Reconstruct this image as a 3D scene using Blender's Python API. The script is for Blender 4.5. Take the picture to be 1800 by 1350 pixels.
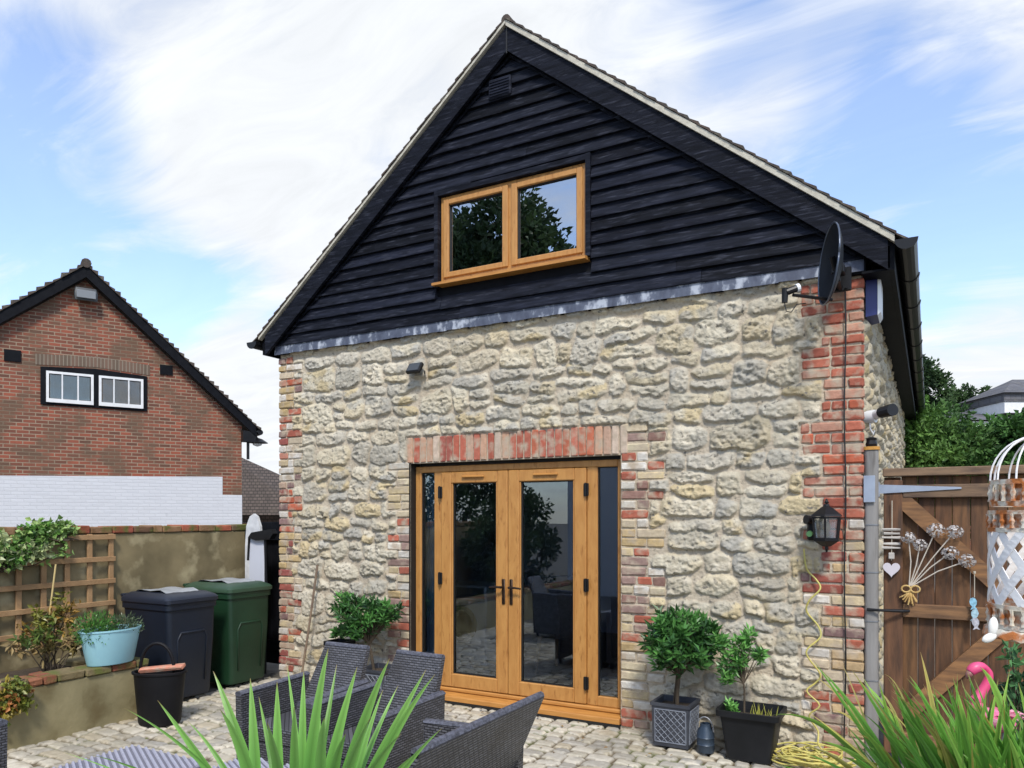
import bpy, math, random
import numpy as np
from mathutils import Vector, Matrix
R = math.radians
PI = math.pi
for o in list(bpy.data.objects): bpy.data.objects.remove(o)
scene = bpy.context.scene
# ---------------------------------------------------------------- camera
F = 1325.0; YAW = R(29.0); CZ = 1.66
CC, SS = math.cos(YAW), math.sin(YAW)
cam = bpy.data.cameras.new('camera'); cam.sensor_width = 36; cam.lens = F/1800*36
cam.shift_y = (908-675)/1800; cam.clip_end = 900; cam.clip_start = 0.05
camo = bpy.data.objects.new('camera', cam); scene.collection.objects.link(camo)
camo.location = (0, 0, CZ); camo.rotation_euler = (PI/2, 0, YAW)
scene.camera = camo
# ---------------------------------------------------------------- view, sky, sun
scene.view_settings.view_transform = 'Standard'; scene.view_settings.look = 'None'
scene.view_settings.exposure = 0.40; scene.view_settings.gamma = 1
SUN_EL, SUN_AZ = R(48), R(148)      # azimuth clockwise from +Y: behind the camera, to the right
world = bpy.data.worlds.new('World'); scene.world = world; world.use_nodes = True
def rayv(px, py):
    t = (px-900)/F
    return (CC*t-SS, SS*t+CC, (908-py)/F)
def make_world():
    nt = world.node_tree; N = nt.nodes; L = nt.links; N.clear()
    out = N.new('ShaderNodeOutputWorld'); bg = N.new('ShaderNodeBackground')
    sky = N.new('ShaderNodeTexSky'); sky.sky_type = 'NISHITA'; sky.sun_disc = False
    sky.sun_elevation = SUN_EL; sky.sun_rotation = SUN_AZ; sky.altitude = 50
    sky.air_density = 1.0; sky.dust_density = 0.6; sky.ozone_density = 2.0
    tc = N.new('ShaderNodeTexCoord'); sep = N.new('ShaderNodeSeparateXYZ')
    L.new(tc.outputs['Generated'], sep.inputs[0])
    def M(op, a, b=None, clamp=False):
        m = N.new('ShaderNodeMath'); m.operation = op; m.use_clamp = clamp
        for i, x in enumerate((a, b)):
            if x is None: continue
            if isinstance(x, (int, float)): m.inputs[i].default_value = x
            else: L.new(x, m.inputs[i])
        return m.outputs[0]
    zz = M('ADD', M('MAXIMUM', sep.outputs[2], 0.0), 0.22)
    cmb = N.new('ShaderNodeCombineXYZ')
    L.new(M('DIVIDE', sep.outputs[0], zz), cmb.inputs[0]); L.new(M('DIVIDE', sep.outputs[1], zz), cmb.inputs[1])
    n1 = N.new('ShaderNodeTexNoise'); n1.inputs['Scale'].default_value = 1.1; n1.inputs['Detail'].default_value = 6
    n1.inputs['Roughness'].default_value = 0.5; n1.inputs['Distortion'].default_value = 0.6
    mp = N.new('ShaderNodeMapping'); mp.inputs['Scale'].default_value = (1.0, 1.7, 1); mp.inputs['Rotation'].default_value = (0, 0, 0.5)
    L.new(cmb.outputs[0], mp.inputs[0]); L.new(mp.outputs[0], n1.inputs['Vector'])
    n2 = N.new('ShaderNodeTexNoise'); n2.inputs['Scale'].default_value = 2.6; n2.inputs['Detail'].default_value = 9; n2.inputs['Roughness'].default_value = .62; n2.inputs['Distortion'].default_value = .9
    mp2 = N.new('ShaderNodeMapping'); mp2.inputs['Scale'].default_value = (1.0, 2.4, 1); mp2.inputs['Rotation'].default_value = (0, 0, 0.35)
    L.new(cmb.outputs[0], mp2.inputs[0]); L.new(mp2.outputs[0], n2.inputs['Vector'])
    val = M('ADD', M('SUBTRACT', n1.outputs['Fac'], 0.50), M('MULTIPLY', M('SUBTRACT', n2.outputs['Fac'], 0.5), .9))
    # cloud banks (+) and clear gaps (-) at fixed places of the sky
    blobs = [((560, 60), 17, .20), ((330, 110), 11, .08), ((820, 60), 14, .22), ((1010, 30), 10, .25), ((450, 330), 9, .24), ((430, 720), 8, .55),
             ((560, 420), 6, .30), ((160, 390), 5, .2), ((1750, 660), 7, .55), ((1500, 120), 7, .12), ((1500, 640), 6, .2), ((1250, 200), 7, .25), ((1740, 60), 6, .22),
             ((60, 230), 8, -.38), ((230, 520), 7, -.36), ((60, 440), 5, -.2), ((1300, 70), 4, -.12), ((1600, 330), 10, -.16), ((1480, 210), 6, -.06), ((1750, 480), 8, -.3), ((1620, 150), 5, -.15)]
    for (p, rad, w) in blobs:
        d = Vector(rayv(*p)).normalized()
        vm = N.new('ShaderNodeVectorMath'); vm.operation = 'DOT_PRODUCT'
        L.new(tc.outputs['Generated'], vm.inputs[0]); vm.inputs[1].default_value = d
        mr = N.new('ShaderNodeMapRange'); mr.interpolation_type = 'SMOOTHSTEP'
        L.new(vm.outputs['Value'], mr.inputs[0])
        mr.inputs[1].default_value = math.cos(R(rad)); mr.inputs[2].default_value = 1; mr.inputs[3].default_value = 0; mr.inputs[4].default_value = w
        val = M('ADD', val, mr.outputs[0])
    ramp = N.new('ShaderNodeMapRange'); ramp.interpolation_type = 'SMOOTHSTEP'
    L.new(val, ramp.inputs[0]); ramp.inputs[1].default_value = -.40; ramp.inputs[2].default_value = .44
    hz = N.new('ShaderNodeMapRange'); L.new(sep.outputs[2], hz.inputs[0])
    hz.inputs[1].default_value = 0.0; hz.inputs[2].default_value = .3; hz.inputs[3].default_value = .40; hz.inputs[4].default_value = .18
    fac = M('MAXIMUM', ramp.outputs[0], hz.outputs[0])
    mix = N.new('ShaderNodeMix'); mix.data_type = 'RGBA'; L.new(fac, mix.inputs[0])
    g = N.new('ShaderNodeMix'); g.data_type = 'RGBA'; g.blend_type = 'MULTIPLY'; g.inputs[0].default_value = 1
    L.new(sky.outputs[0], g.inputs[6]); g.inputs[7].default_value = SKYMUL
    L.new(g.outputs[2], mix.inputs[6])
    cl = N.new('ShaderNodeMix'); cl.data_type = 'RGBA'; L.new(n2.outputs['Fac'], cl.inputs[0]); cl.inputs[6].default_value = tuple(c*.78 for c in CLOUD[:3])+(1,); cl.inputs[7].default_value = tuple(c*1.22 for c in CLOUD[:3])+(1,)
    L.new(cl.outputs[2], mix.inputs[7])
    L.new(mix.outputs[2], bg.inputs[0]); bg.inputs[1].default_value = 0.12; L.new(bg.outputs[0], out.inputs[0])
SKYMUL = (1.62, 1.72, 1.90, 1); CLOUD = (5.95, 6.15, 6.4, 1)
make_world()
sl = bpy.data.lights.new('sun', 'SUN'); sl.energy = 2.5; sl.angle = R(10); sl.color = (1, .945, .85)
so = bpy.data.objects.new('sun', sl); scene.collection.objects.link(so)
so.rotation_euler = Vector((-math.sin(SUN_AZ)*math.cos(SUN_EL), -math.cos(SUN_AZ)*math.cos(SUN_EL), -math.sin(SUN_EL))).to_track_quat('-Z', 'Y').to_euler()
scene.render.engine = 'CYCLES'

# ---------------------------------------------------------------- pixel -> world helpers (points on real planes)
def onY(px, py, Y):
    r = rayv(px, py); k = Y/r[1]; return Vector((r[0]*k, Y, CZ+r[2]*k))
def onX(px, py, X):
    r = rayv(px, py); k = X/r[0]; return Vector((X, r[1]*k, CZ+r[2]*k))
def onZ(px, py, Z=0.0):
    r = rayv(px, py); k = (Z-CZ)/r[2]; return Vector((r[0]*k, r[1]*k, Z))
def at(px, py, d):
    r = rayv(px, py); return Vector((r[0]*d, r[1]*d, CZ+r[2]*d))

# ---------------------------------------------------------------- materials
MATS = {}
def mat(name, col, rough=.6, col2=None, scale=6, bump=0, bscale=40, metal=0, stretch=(1, 1, 1), attr=False,
        col3=None, thr=.6, scale3=14, spec=.5, detail=5, sss=0, bdist=.01, soft=.08):
    if name in MATS: return MATS[name]
    m = bpy.data.materials.new(name); m.use_nodes = True; nt = m.node_tree; N = nt.nodes; L = nt.links
    b = N['Principled BSDF']; b.inputs['Roughness'].default_value = rough; b.inputs['Metallic'].default_value = metal
    b.inputs['Specular IOR Level'].default_value = spec
    tc = N.new('ShaderNodeTexCoord'); mp = N.new('ShaderNodeMapping'); mp.inputs['Scale'].default_value = stretch
    L.new(tc.outputs['Object'], mp.inputs[0])
    c4 = lambda c: (c[0], c[1], c[2], 1)
    def noise(s, d=detail):
        n = N.new('ShaderNodeTexNoise'); n.inputs['Scale'].default_value = s; n.inputs['Detail'].default_value = d
        L.new(mp.outputs[0], n.inputs['Vector']); return n.outputs['Fac']
    def mixc(f, a, bb, blend='MIX'):
        x = N.new('ShaderNodeMix'); x.data_type = 'RGBA'; x.blend_type = blend
        for s, i in ((f, 0), (a, 6), (bb, 7)):
            if isinstance(s, (int, float)): x.inputs[i].default_value = s
            elif isinstance(s, tuple): x.inputs[i].default_value = c4(s)
            else: L.new(s, x.inputs[i])
        return x.outputs[2]
    cur = tuple(col)
    if col2 is not None:
        mr = N.new('ShaderNodeMapRange'); L.new(noise(scale), mr.inputs[0]); mr.inputs[1].default_value = .35; mr.inputs[2].default_value = .65
        cur = mixc(mr.outputs[0], cur, tuple(col2))
    if attr:
        a = N.new('ShaderNodeAttribute'); a.attribute_name = 'Col'
        cur = mixc(1.0, cur, a.outputs['Color'], 'MULTIPLY')
    if col3 is not None:
        mr = N.new('ShaderNodeMapRange'); L.new(noise(scale3, 8), mr.inputs[0]); mr.inputs[1].default_value = thr-soft; mr.inputs[2].default_value = thr+soft
        cur = mixc(mr.outputs[0], cur, tuple(col3))
    if isinstance(cur, tuple): b.inputs['Base Color'].default_value = c4(cur)
    else: L.new(cur, b.inputs['Base Color'])
    if bump:
        bn = N.new('ShaderNodeBump'); bn.inputs['Strength'].default_value = bump; bn.inputs['Distance'].default_value = bdist
        L.new(noise(bscale, 8), bn.inputs['Height']); L.new(bn.outputs[0], b.inputs['Normal'])
    MATS[name] = m; return m
def brickmat(name, c1, c2, mortar, mode='xz', nscale=3.0, bw=.225, rh=.075, ms=.010, stain=(.1, .08, .06), bump=.5, rough=.85, thr=.58, weave=False, soft=.12):
    if name in MATS: return MATS[name]
    m = bpy.data.materials.new(name); m.use_nodes = True; nt = m.node_tree; N = nt.nodes; L = nt.links
    b = N['Principled BSDF']; b.inputs['Roughness'].default_value = rough
    tc = N.new('ShaderNodeTexCoord'); sp = N.new('ShaderNodeSeparateXYZ'); L.new(tc.outputs['Object'], sp.inputs[0])
    cb = N.new('ShaderNodeCombineXYZ')
    if mode == 'xz':
        ad = N.new('ShaderNodeMath'); ad.operation = 'ADD'; L.new(sp.outputs[0], ad.inputs[0]); L.new(sp.outputs[1], ad.inputs[1])
        L.new(ad.outputs[0], cb.inputs[0]); L.new(sp.outputs[2], cb.inputs[1])
    else:
        L.new(sp.outputs[0], cb.inputs[0]); L.new(sp.outputs[1], cb.inputs[1])
    br = N.new('ShaderNodeTexBrick'); L.new(cb.outputs[0], br.inputs['Vector'])
    br.inputs['Scale'].default_value = 1; br.inputs['Brick Width'].default_value = bw; br.inputs['Row Height'].default_value = rh
    br.inputs['Mortar Size'].default_value = ms; br.inputs['Mortar Smooth'].default_value = .3 if not weave else 1.0
    br.inputs['Color1'].default_value = (*c1, 1); br.inputs['Color2'].default_value = (*c2, 1); br.inputs['Mortar'].default_value = (*mortar, 1)
    ns = N.new('ShaderNodeTexNoise'); ns.inputs['Scale'].default_value = nscale; ns.inputs['Detail'].default_value = 8
    L.new(tc.outputs['Object'], ns.inputs['Vector'])
    mr = N.new('ShaderNodeMapRange'); L.new(ns.outputs['Fac'], mr.inputs[0]); mr.inputs[1].default_value = thr-soft; mr.inputs[2].default_value = thr+soft; mr.inputs[4].default_value = .7
    mx = N.new('ShaderNodeMix'); mx.data_type = 'RGBA'; L.new(mr.outputs[0], mx.inputs[0]); L.new(br.outputs['Color'], mx.inputs[6]); mx.inputs[7].default_value = (*stain, 1)
    L.new(mx.outputs[2], b.inputs['Base Color'])
    bn = N.new('ShaderNodeBump'); bn.inputs['Strength'].default_value = bump; bn.inputs['Distance'].default_value = .008 if not weave else .004
    iv = N.new('ShaderNodeMath'); iv.operation = 'SUBTRACT'; iv.inputs[0].default_value = 1; L.new(br.outputs['Fac'], iv.inputs[1])
    L.new(iv.outputs[0], bn.inputs['Height']); L.new(bn.outputs[0], b.inputs['Normal'])
    MATS[name] = m; return m
def glassmat(name, tint, refl=.18, rough=0.0, rtint=(.9, .95, 1)):
    if name in MATS: return MATS[name]
    m = bpy.data.materials.new(name); m.use_nodes = True; nt = m.node_tree; N = nt.nodes; L = nt.links; N.clear()
    o = N.new('ShaderNodeOutputMaterial'); t = N.new('ShaderNodeBsdfTransparent'); t.inputs[0].default_value = (*tint, 1)
    g = N.new('ShaderNodeBsdfGlossy'); g.inputs['Roughness'].default_value = rough; g.inputs[0].default_value = (*rtint, 1)
    lw = N.new('ShaderNodeFresnel'); lw.inputs[0].default_value = 1.5
    ad = N.new('ShaderNodeMath'); ad.operation = 'ADD'; ad.use_clamp = True; ad.inputs[1].default_value = refl; L.new(lw.outputs[0], ad.inputs[0])
    mx = N.new('ShaderNodeMixShader'); L.new(ad.outputs[0], mx.inputs[0]); L.new(t.outputs[0], mx.inputs[1]); L.new(g.outputs[0], mx.inputs[2]); L.new(mx.outputs[0], o.inputs[0])
    MATS[name] = m; return m
def leafmat(name, tint=(1, 1, 1), rough=.45, trans=.25):
    if name in MATS: return MATS[name]
    m = bpy.data.materials.new(name); m.use_nodes = True; nt = m.node_tree; N = nt.nodes; L = nt.links
    b = N['Principled BSDF']; b.inputs['Roughness'].default_value = rough; b.inputs['Specular IOR Level'].default_value = .35
    a = N.new('ShaderNodeAttribute'); a.attribute_name = 'Col'
    mx = N.new('ShaderNodeMix'); mx.data_type = 'RGBA'; mx.blend_type = 'MULTIPLY'; mx.inputs[0].default_value = 1
    L.new(a.outputs['Color'], mx.inputs[6]); mx.inputs[7].default_value = (*tint, 1); L.new(mx.outputs[2], b.inputs['Base Color'])
    t = N.new('ShaderNodeBsdfTranslucent'); L.new(mx.outputs[2], t.inputs[0])
    ms = N.new('ShaderNodeMixShader'); ms.inputs[0].default_value = trans
    L.new(b.outputs[0], ms.inputs[1]); L.new(t.outputs[0], ms.inputs[2])
    L.new(ms.outputs[0], N['Material Output'].inputs[0])
    MATS[name] = m; return m

# ---------------------------------------------------------------- objects
COL = scene.collection
def empty(name, loc, label, cat, group=None):
    o = bpy.data.objects.new(name, None); COL.objects.link(o); o.location = loc; o.empty_display_size = .1
    o['orig'] = list(loc); return tag(o, label, cat, group)
def tag(o, label=None, cat=None, group=None, kind=None):
    if label: o['label'] = label
    if cat: o['category'] = cat
    if group: o['group'] = group
    if kind: o['kind'] = kind
    return o
def structure(o): o['kind'] = 'structure'; return o
def root_origin(p):
    while p.parent: p = p.parent
    return Vector(p['orig']) if 'orig' in p else Vector((0, 0, 0))
class MB:
    def __init__(s): s.v = []; s.f = []; s.c = []; s.cur = (1, 1, 1); s.hascol = False; s.smooth = False
    def col(s, *c): s.cur = tuple(c) if len(c) == 3 else tuple(c[0]); s.hascol = True; return s
    def add(s, vs, fs, col=None):
        n = len(s.v); s.v.extend([tuple(v) for v in vs]); s.f.extend([tuple(i+n for i in f) for f in fs])
        s.c.extend([col or s.cur]*len(vs)); return s
    def addnp(s, V, Fc, Cn):
        n = len(s.v); s.v.extend(map(tuple, V.tolist())); s.f.extend(map(tuple, (Fc+n).tolist())); s.c.extend(map(tuple, Cn.tolist())); s.hascol = True
    def box(s, x0, x1, y0, y1, z0, z1, ch=0.0, M=None, jit=0, rnd=random):
        if x0 > x1: x0, x1 = x1, x0
        if y0 > y1: y0, y1 = y1, y0
        if z0 > z1: z0, z1 = z1, z0
        if ch <= 0:
            P = [(x, y, z) for x in (x0, x1) for y in (y0, y1) for z in (z0, z1)]
            Q = [(0, 1, 3, 2), (4, 6, 7, 5), (0, 4, 5, 1), (2, 3, 7, 6), (0, 2, 6, 4), (1, 5, 7, 3)]
        else:
            ch = min(ch, (x1-x0)*.45, (y1-y0)*.45, (z1-z0)*.45)
            P = []; idx = {}
            for ix in (0, 1):
                for iy in (0, 1):
                    for iz in (0, 1):
                        c = ((x0, x1)[ix], (y0, y1)[iy], (z0, z1)[iz]); sg = (1-2*ix, 1-2*iy, 1-2*iz)
                        for ax in range(3):
                            p = [c[k]+(0 if k == ax else sg[k]*ch) for k in range(3)]
                            idx[(ix, iy, iz, ax)] = len(P); P.append(p)
            Q = []
            for ax in range(3):
                o1, o2 = [k for k in range(3) if k != ax]
                for sd in (0, 1):
                    q = []
                    for a, b in ((0, 0), (1, 0), (1, 1), (0, 1)):
                        k = [0, 0, 0]; k[ax] = sd; k[o1] = a; k[o2] = b; q.append(idx[(*k, ax)])
                    Q.append(q)
            for ax in range(3):     # edges along ax
                o1, o2 = [k for k in range(3) if k != ax]
                for a in (0, 1):
                    for b in (0, 1):
                        k0 = [0, 0, 0]; k1 = [0, 0, 0]; k1[ax] = 1
                        for k in (k0, k1): k[o1] = a; k[o2] = b
                        Q.append([idx[(*k0, o1)], idx[(*k0, o2)], idx[(*k1, o2)], idx[(*k1, o1)]])
            for ix in (0, 1):
                for iy in (0, 1):
                    for iz in (0, 1): Q.append([idx[(ix, iy, iz, a)] for a in range(3)])
        if jit: P = [tuple(c+rnd.uniform(-jit, jit) for c in p) for p in P]
        if M is not None: P = [M @ Vector(p) for p in P]
        return s.add(P, Q)
    def poly_ext(s, poly, f0, f1):          # poly of 2D pts, f0/f1 map (a,b)->3D
        n = len(poly)
        s.add([f0(*p) for p in poly]+[f1(*p) for p in poly], [tuple(range(n)), tuple(range(2*n-1, n-1, -1))]+[(i, (i+1) % n, n+(i+1) % n, n+i) for i in range(n)])
        return s
    def ext_xz(s, poly, y0, y1): return s.poly_ext(poly, lambda a, b: (a, y0, b), lambda a, b: (a, y1, b))
    def ext_yz(s, poly, x0, x1): return s.poly_ext(poly, lambda a, b: (x0, a, b), lambda a, b: (x1, a, b))
    def ext_xy(s, poly, z0, z1): return s.poly_ext(poly, lambda a, b: (a, b, z0), lambda a, b: (a, b, z1))
    def tube(s, path, r, n=8, cap=True, flat=1.0):
        path = [Vector(p) for p in path]; m = len(path)
        rs = r if isinstance(r, (list, tuple)) else [r]*m
        t = (path[1]-path[0]).normalized(); up = Vector((0, 0, 1)) if abs(t.z) < .9 else Vector((1, 0, 0))
        u = t.cross(up).normalized(); V = []
        for i, p in enumerate(path):
            t = (path[min(i+1, m-1)]-path[max(i-1, 0)])
            t = t.normalized() if t.length > 1e-9 else Vector((0, 0, 1))
            u = (u-t*u.dot(t)); u = u.normalized() if u.length > 1e-6 else t.orthogonal().normalized()
            w = t.cross(u)
            for k in range(n):
                a = 2*PI*k/n; V.append(p+(u*math.cos(a)+w*math.sin(a)*flat)*rs[i])
        Fc = [(i*n+k, i*n+(k+1) % n, (i+1)*n+(k+1) % n, (i+1)*n+k) for i in range(m-1) for k in range(n)]
        if cap: Fc += [tuple(range(n-1, -1, -1)), tuple((m-1)*n+k for k in range(n))]
        return s.add(V, Fc)
    def loft(s, rings, cap0=True, cap1=True):
        n = len(rings[0]); V = [p for r in rings for p in r]
        Fc = [(i*n+k, i*n+(k+1) % n, (i+1)*n+(k+1) % n, (i+1)*n+k) for i in range(len(rings)-1) for k in range(n)]
        if cap0: Fc.append(tuple(range(n-1, -1, -1)))
        if cap1: Fc.append(tuple((len(rings)-1)*n+k for k in range(n)))
        return s.add(V, Fc)
    def lathe(s, prof, c=(0, 0, 0), n=20, sx=1, sy=1, M=None, cap=True):
        rings = []
        for r, z in prof:
            ring = [Vector((r*math.cos(2*PI*k/n)*sx, r*math.sin(2*PI*k/n)*sy, z)) for k in range(n)]
            if M is not None: ring = [M @ p for p in ring]
            rings.append([p+Vector(c) for p in ring])
        return s.loft(rings, cap, cap)
    def build(s, name, m, parent=None, smooth=None, sharp=None, origin=None):
        me = bpy.data.meshes.new(name)
        if origin is not None: L0 = Vector(origin)
        elif parent is not None: L0 = root_origin(parent)
        else:
            A = np.array(s.v); L0 = Vector(((A[:, 0].min()+A[:, 0].max())/2, (A[:, 1].min()+A[:, 1].max())/2, A[:, 2].min()))
        me.from_pydata([(v[0]-L0.x, v[1]-L0.y, v[2]-L0.z) for v in s.v], [], s.f)
        if s.hascol:
            at_ = me.color_attributes.new('Col', 'FLOAT_COLOR', 'POINT')
            C4 = np.ones((len(s.v), 4), np.float32); C4[:, :3] = np.array(s.c, np.float32); at_.data.foreach_set('color', C4.ravel())
        if smooth or (smooth is None and s.smooth):
            me.polygons.foreach_set('use_smooth', [True]*len(me.polygons))
            if sharp: me.set_sharp_from_angle(angle=R(sharp))
        import bmesh
        bm = bmesh.new(); bm.from_mesh(me)
        if len(me.polygons) < 60000 and not getattr(s, 'nonorm', False): bmesh.ops.recalc_face_normals(bm, faces=bm.faces)
        bm.to_mesh(me); bm.free()
        me.materials.append(m); o = bpy.data.objects.new(name, me); COL.objects.link(o)
        if parent is not None: o.parent = parent
        else: o.location = L0; o['orig'] = list(L0)
        return o
def grid_mesh(name, P, C, keep, m, parent, flip=False):
    ny, nx, _ = P.shape; me = bpy.data.meshes.new(name)
    idx = np.arange(ny*nx).reshape(ny, nx)
    q = np.stack([idx[:-1, :-1], idx[:-1, 1:], idx[1:, 1:], idx[1:, :-1]], -1)
    if flip: q = q[..., ::-1]
    if keep is not None: q = q[keep]
    q = q.reshape(-1, 4)
    L0 = root_origin(parent) if parent is not None else Vector((0, 0, 0))
    me.vertices.add(ny*nx); me.vertices.foreach_set('co', (P-np.array(L0)).astype(np.float32).ravel())
    me.loops.add(len(q)*4); me.loops.foreach_set('vertex_index', q.ravel().astype(np.int32))
    me.polygons.add(len(q)); me.polygons.foreach_set('loop_start', (np.arange(len(q))*4).astype(np.int32))
    me.update(calc_edges=True); me.validate()
    a = me.color_attributes.new('Col', 'FLOAT_COLOR', 'POINT'); C4 = np.ones((ny*nx, 4), np.float32); C4[:, :3] = C.reshape(-1, 3); a.data.foreach_set('color', C4.ravel())
    me.polygons.foreach_set('use_smooth', [True]*len(me.polygons)); me.materials.append(m)
    o = bpy.data.objects.new(name, me); COL.objects.link(o)
    if parent is not None: o.parent = parent
    return o
def copy_tree(o, parent=None):
    c = o.copy(); COL.objects.link(c); c.parent = parent
    for ch in list(o.children): copy_tree(ch, c)
    return c
def rrect(cx, cy, w, d, z, r, n=4, rot=0):
    pts = []
    for (sx, sy, a0) in ((1, 1, 0), (-1, 1, PI/2), (-1, -1, PI), (1, -1, 1.5*PI)):
        for k in range(n+1):
            a = a0+PI/2*k/n; pts.append((sx*(w/2-r)+r*math.cos(a), sy*(d/2-r)+r*math.sin(a)))
    c_, s_ = math.cos(rot), math.sin(rot)
    return [Vector((cx+x*c_-y*s_, cy+x*s_+y*c_, z)) for x, y in pts]
def clip(poly, ax, val, sgn):       # keep sgn*(p[ax]-val) >= 0
    out = []
    for i, p in enumerate(poly):
        q = poly[(i+1) % len(poly)]; a = sgn*(p[ax]-val); b = sgn*(q[ax]-val)
        if a >= 0: out.append(p)
        if a*b < 0:
            t = a/(a-b); out.append((p[0]+(q[0]-p[0])*t, p[1]+(q[1]-p[1])*t))
    return out
# ---------------------------------------------------------------- noise
def vnoise(x, y, seed):
    g = np.random.RandomState(seed).rand(256, 256)
    xi = np.floor(x).astype(int); yi = np.floor(y).astype(int); fx = x-xi; fy = y-yi
    fx = fx*fx*(3-2*fx); fy = fy*fy*(3-2*fy)
    a = g[yi % 256, xi % 256]; b = g[yi % 256, (xi+1) % 256]; c = g[(yi+1) % 256, xi % 256]; d = g[(yi+1) % 256, (xi+1) % 256]
    return (a*(1-fx)+b*fx)*(1-fy)+(c*(1-fx)+d*fx)*fy
def fbm(x, y, seed, oct=4, gain=.5):
    s = 0; am = 1; t = 0
    for i in range(oct):
        ca, sa = math.cos(.65+i*1.1), math.sin(.65+i*1.1)
        s = s+am*vnoise((x*ca-y*sa)*2**i+i*13.7, (x*sa+y*ca)*2**i+i*7.3, seed+i); t += am; am *= gain
    return s/t
def leaf_batch(mb, P, D, Lh, W, C, fold=.25, rs=None, up=None):
    """P centres/bases (n,3), D directions, leaf length Lh (n), width W (n), colours C (n,3)."""
    n = len(P); rs = rs or np.random
    D = D/np.linalg.norm(D, axis=1, keepdims=True)
    A = rs.normal(size=(n, 3)) if up is None else up
    S = np.cross(D, A); S /= (np.linalg.norm(S, axis=1, keepdims=True)+1e-9); Nn = np.cross(S, D)
    Lh = Lh[:, None]; W = W[:, None]
    V = np.stack([P, P+D*Lh*.45+S*W*.5+Nn*W*fold, P+D*Lh+Nn*(-Lh*.10), P+D*Lh*.45-S*W*.5+Nn*W*fold], 1).reshape(-1, 3)
    base = np.arange(n)[:, None]*4
    Fc = np.concatenate([base+np.array([[0, 1, 2]]), base+np.array([[0, 2, 3]])], 0)
    mb.addnp(V, Fc, np.repeat(C, 4, 0)); mb.nonorm = True
def blade(mb, base, tip, w, sag, col0, col1, n=9, fold=.3, side=None, wprof=None):
    base = Vector(base); tip = Vector(tip); d = tip-base
    s = side if side is not None else d.cross(Vector((0, 0, 1))); s = s.normalized() if s.length > 1e-5 else Vector((1, 0, 0))
    V = []; Cn = []
    for i in range(n+1):
        t = i/n; p = base+d*t+Vector((0, 0, 1))*sag*4*t*(1-t)
        tt = (d+Vector((0, 0, 1))*sag*4*(1-2*t)).normalized(); nn = s.cross(tt).normalized()
        ww = w*(wprof(t) if wprof else (min(1, .75+t*1.2) if t < .3 else 1)*max(0.0, 1-t**2.2))*.5+.0004
        V += [p-s*ww+nn*ww*fold, p, p+s*ww+nn*ww*fold]
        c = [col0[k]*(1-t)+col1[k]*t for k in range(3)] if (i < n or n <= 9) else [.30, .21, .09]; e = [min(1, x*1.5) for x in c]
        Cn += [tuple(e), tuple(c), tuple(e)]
    Fc = []
    for i in range(n):
        for k in (0, 1): Fc.append((i*3+k, i*3+k+1, (i+1)*3+k+1, (i+1)*3+k))
    m0 = len(mb.v); mb.v += [tuple(v) for v in V]; mb.f += [tuple(i+m0 for i in f) for f in Fc]; mb.c += Cn; mb.hascol = True; mb.nonorm = True
# ================================================================ SETTING
rnd = random.Random(7)
M_mortar = (.55, .475, .37)
m_stone = mat('rubble_stone', (1, 1, 1), .92, (.86, .84, .82), 22, bump=1.0, bscale=38, attr=True, col3=(.17, .155, .13), thr=.645, scale3=26, soft=.05, bdist=.012)
m_cobble = mat('granite_setts', (1, 1, 1), .75, (.85, .84, .82), 25, bump=.3, bscale=90, attr=True, bdist=.006)
m_earth = mat('earth', (.045, .032, .022), .95, (.08, .06, .04), 8, bump=.8, bscale=30, bdist=.03)
m_brick = mat('old_brick', (1, 1, 1), .88, (.80, .78, .76), 30, bump=.6, bscale=70, attr=True, col3=(.43, .35, .26), thr=.565, scale3=10, soft=.09, bdist=.006)
m_ground = mat('ground_mat', (.16, .145, .12), .95, (.10, .09, .075), 3, bump=.6, bscale=20, bdist=.02)

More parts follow.
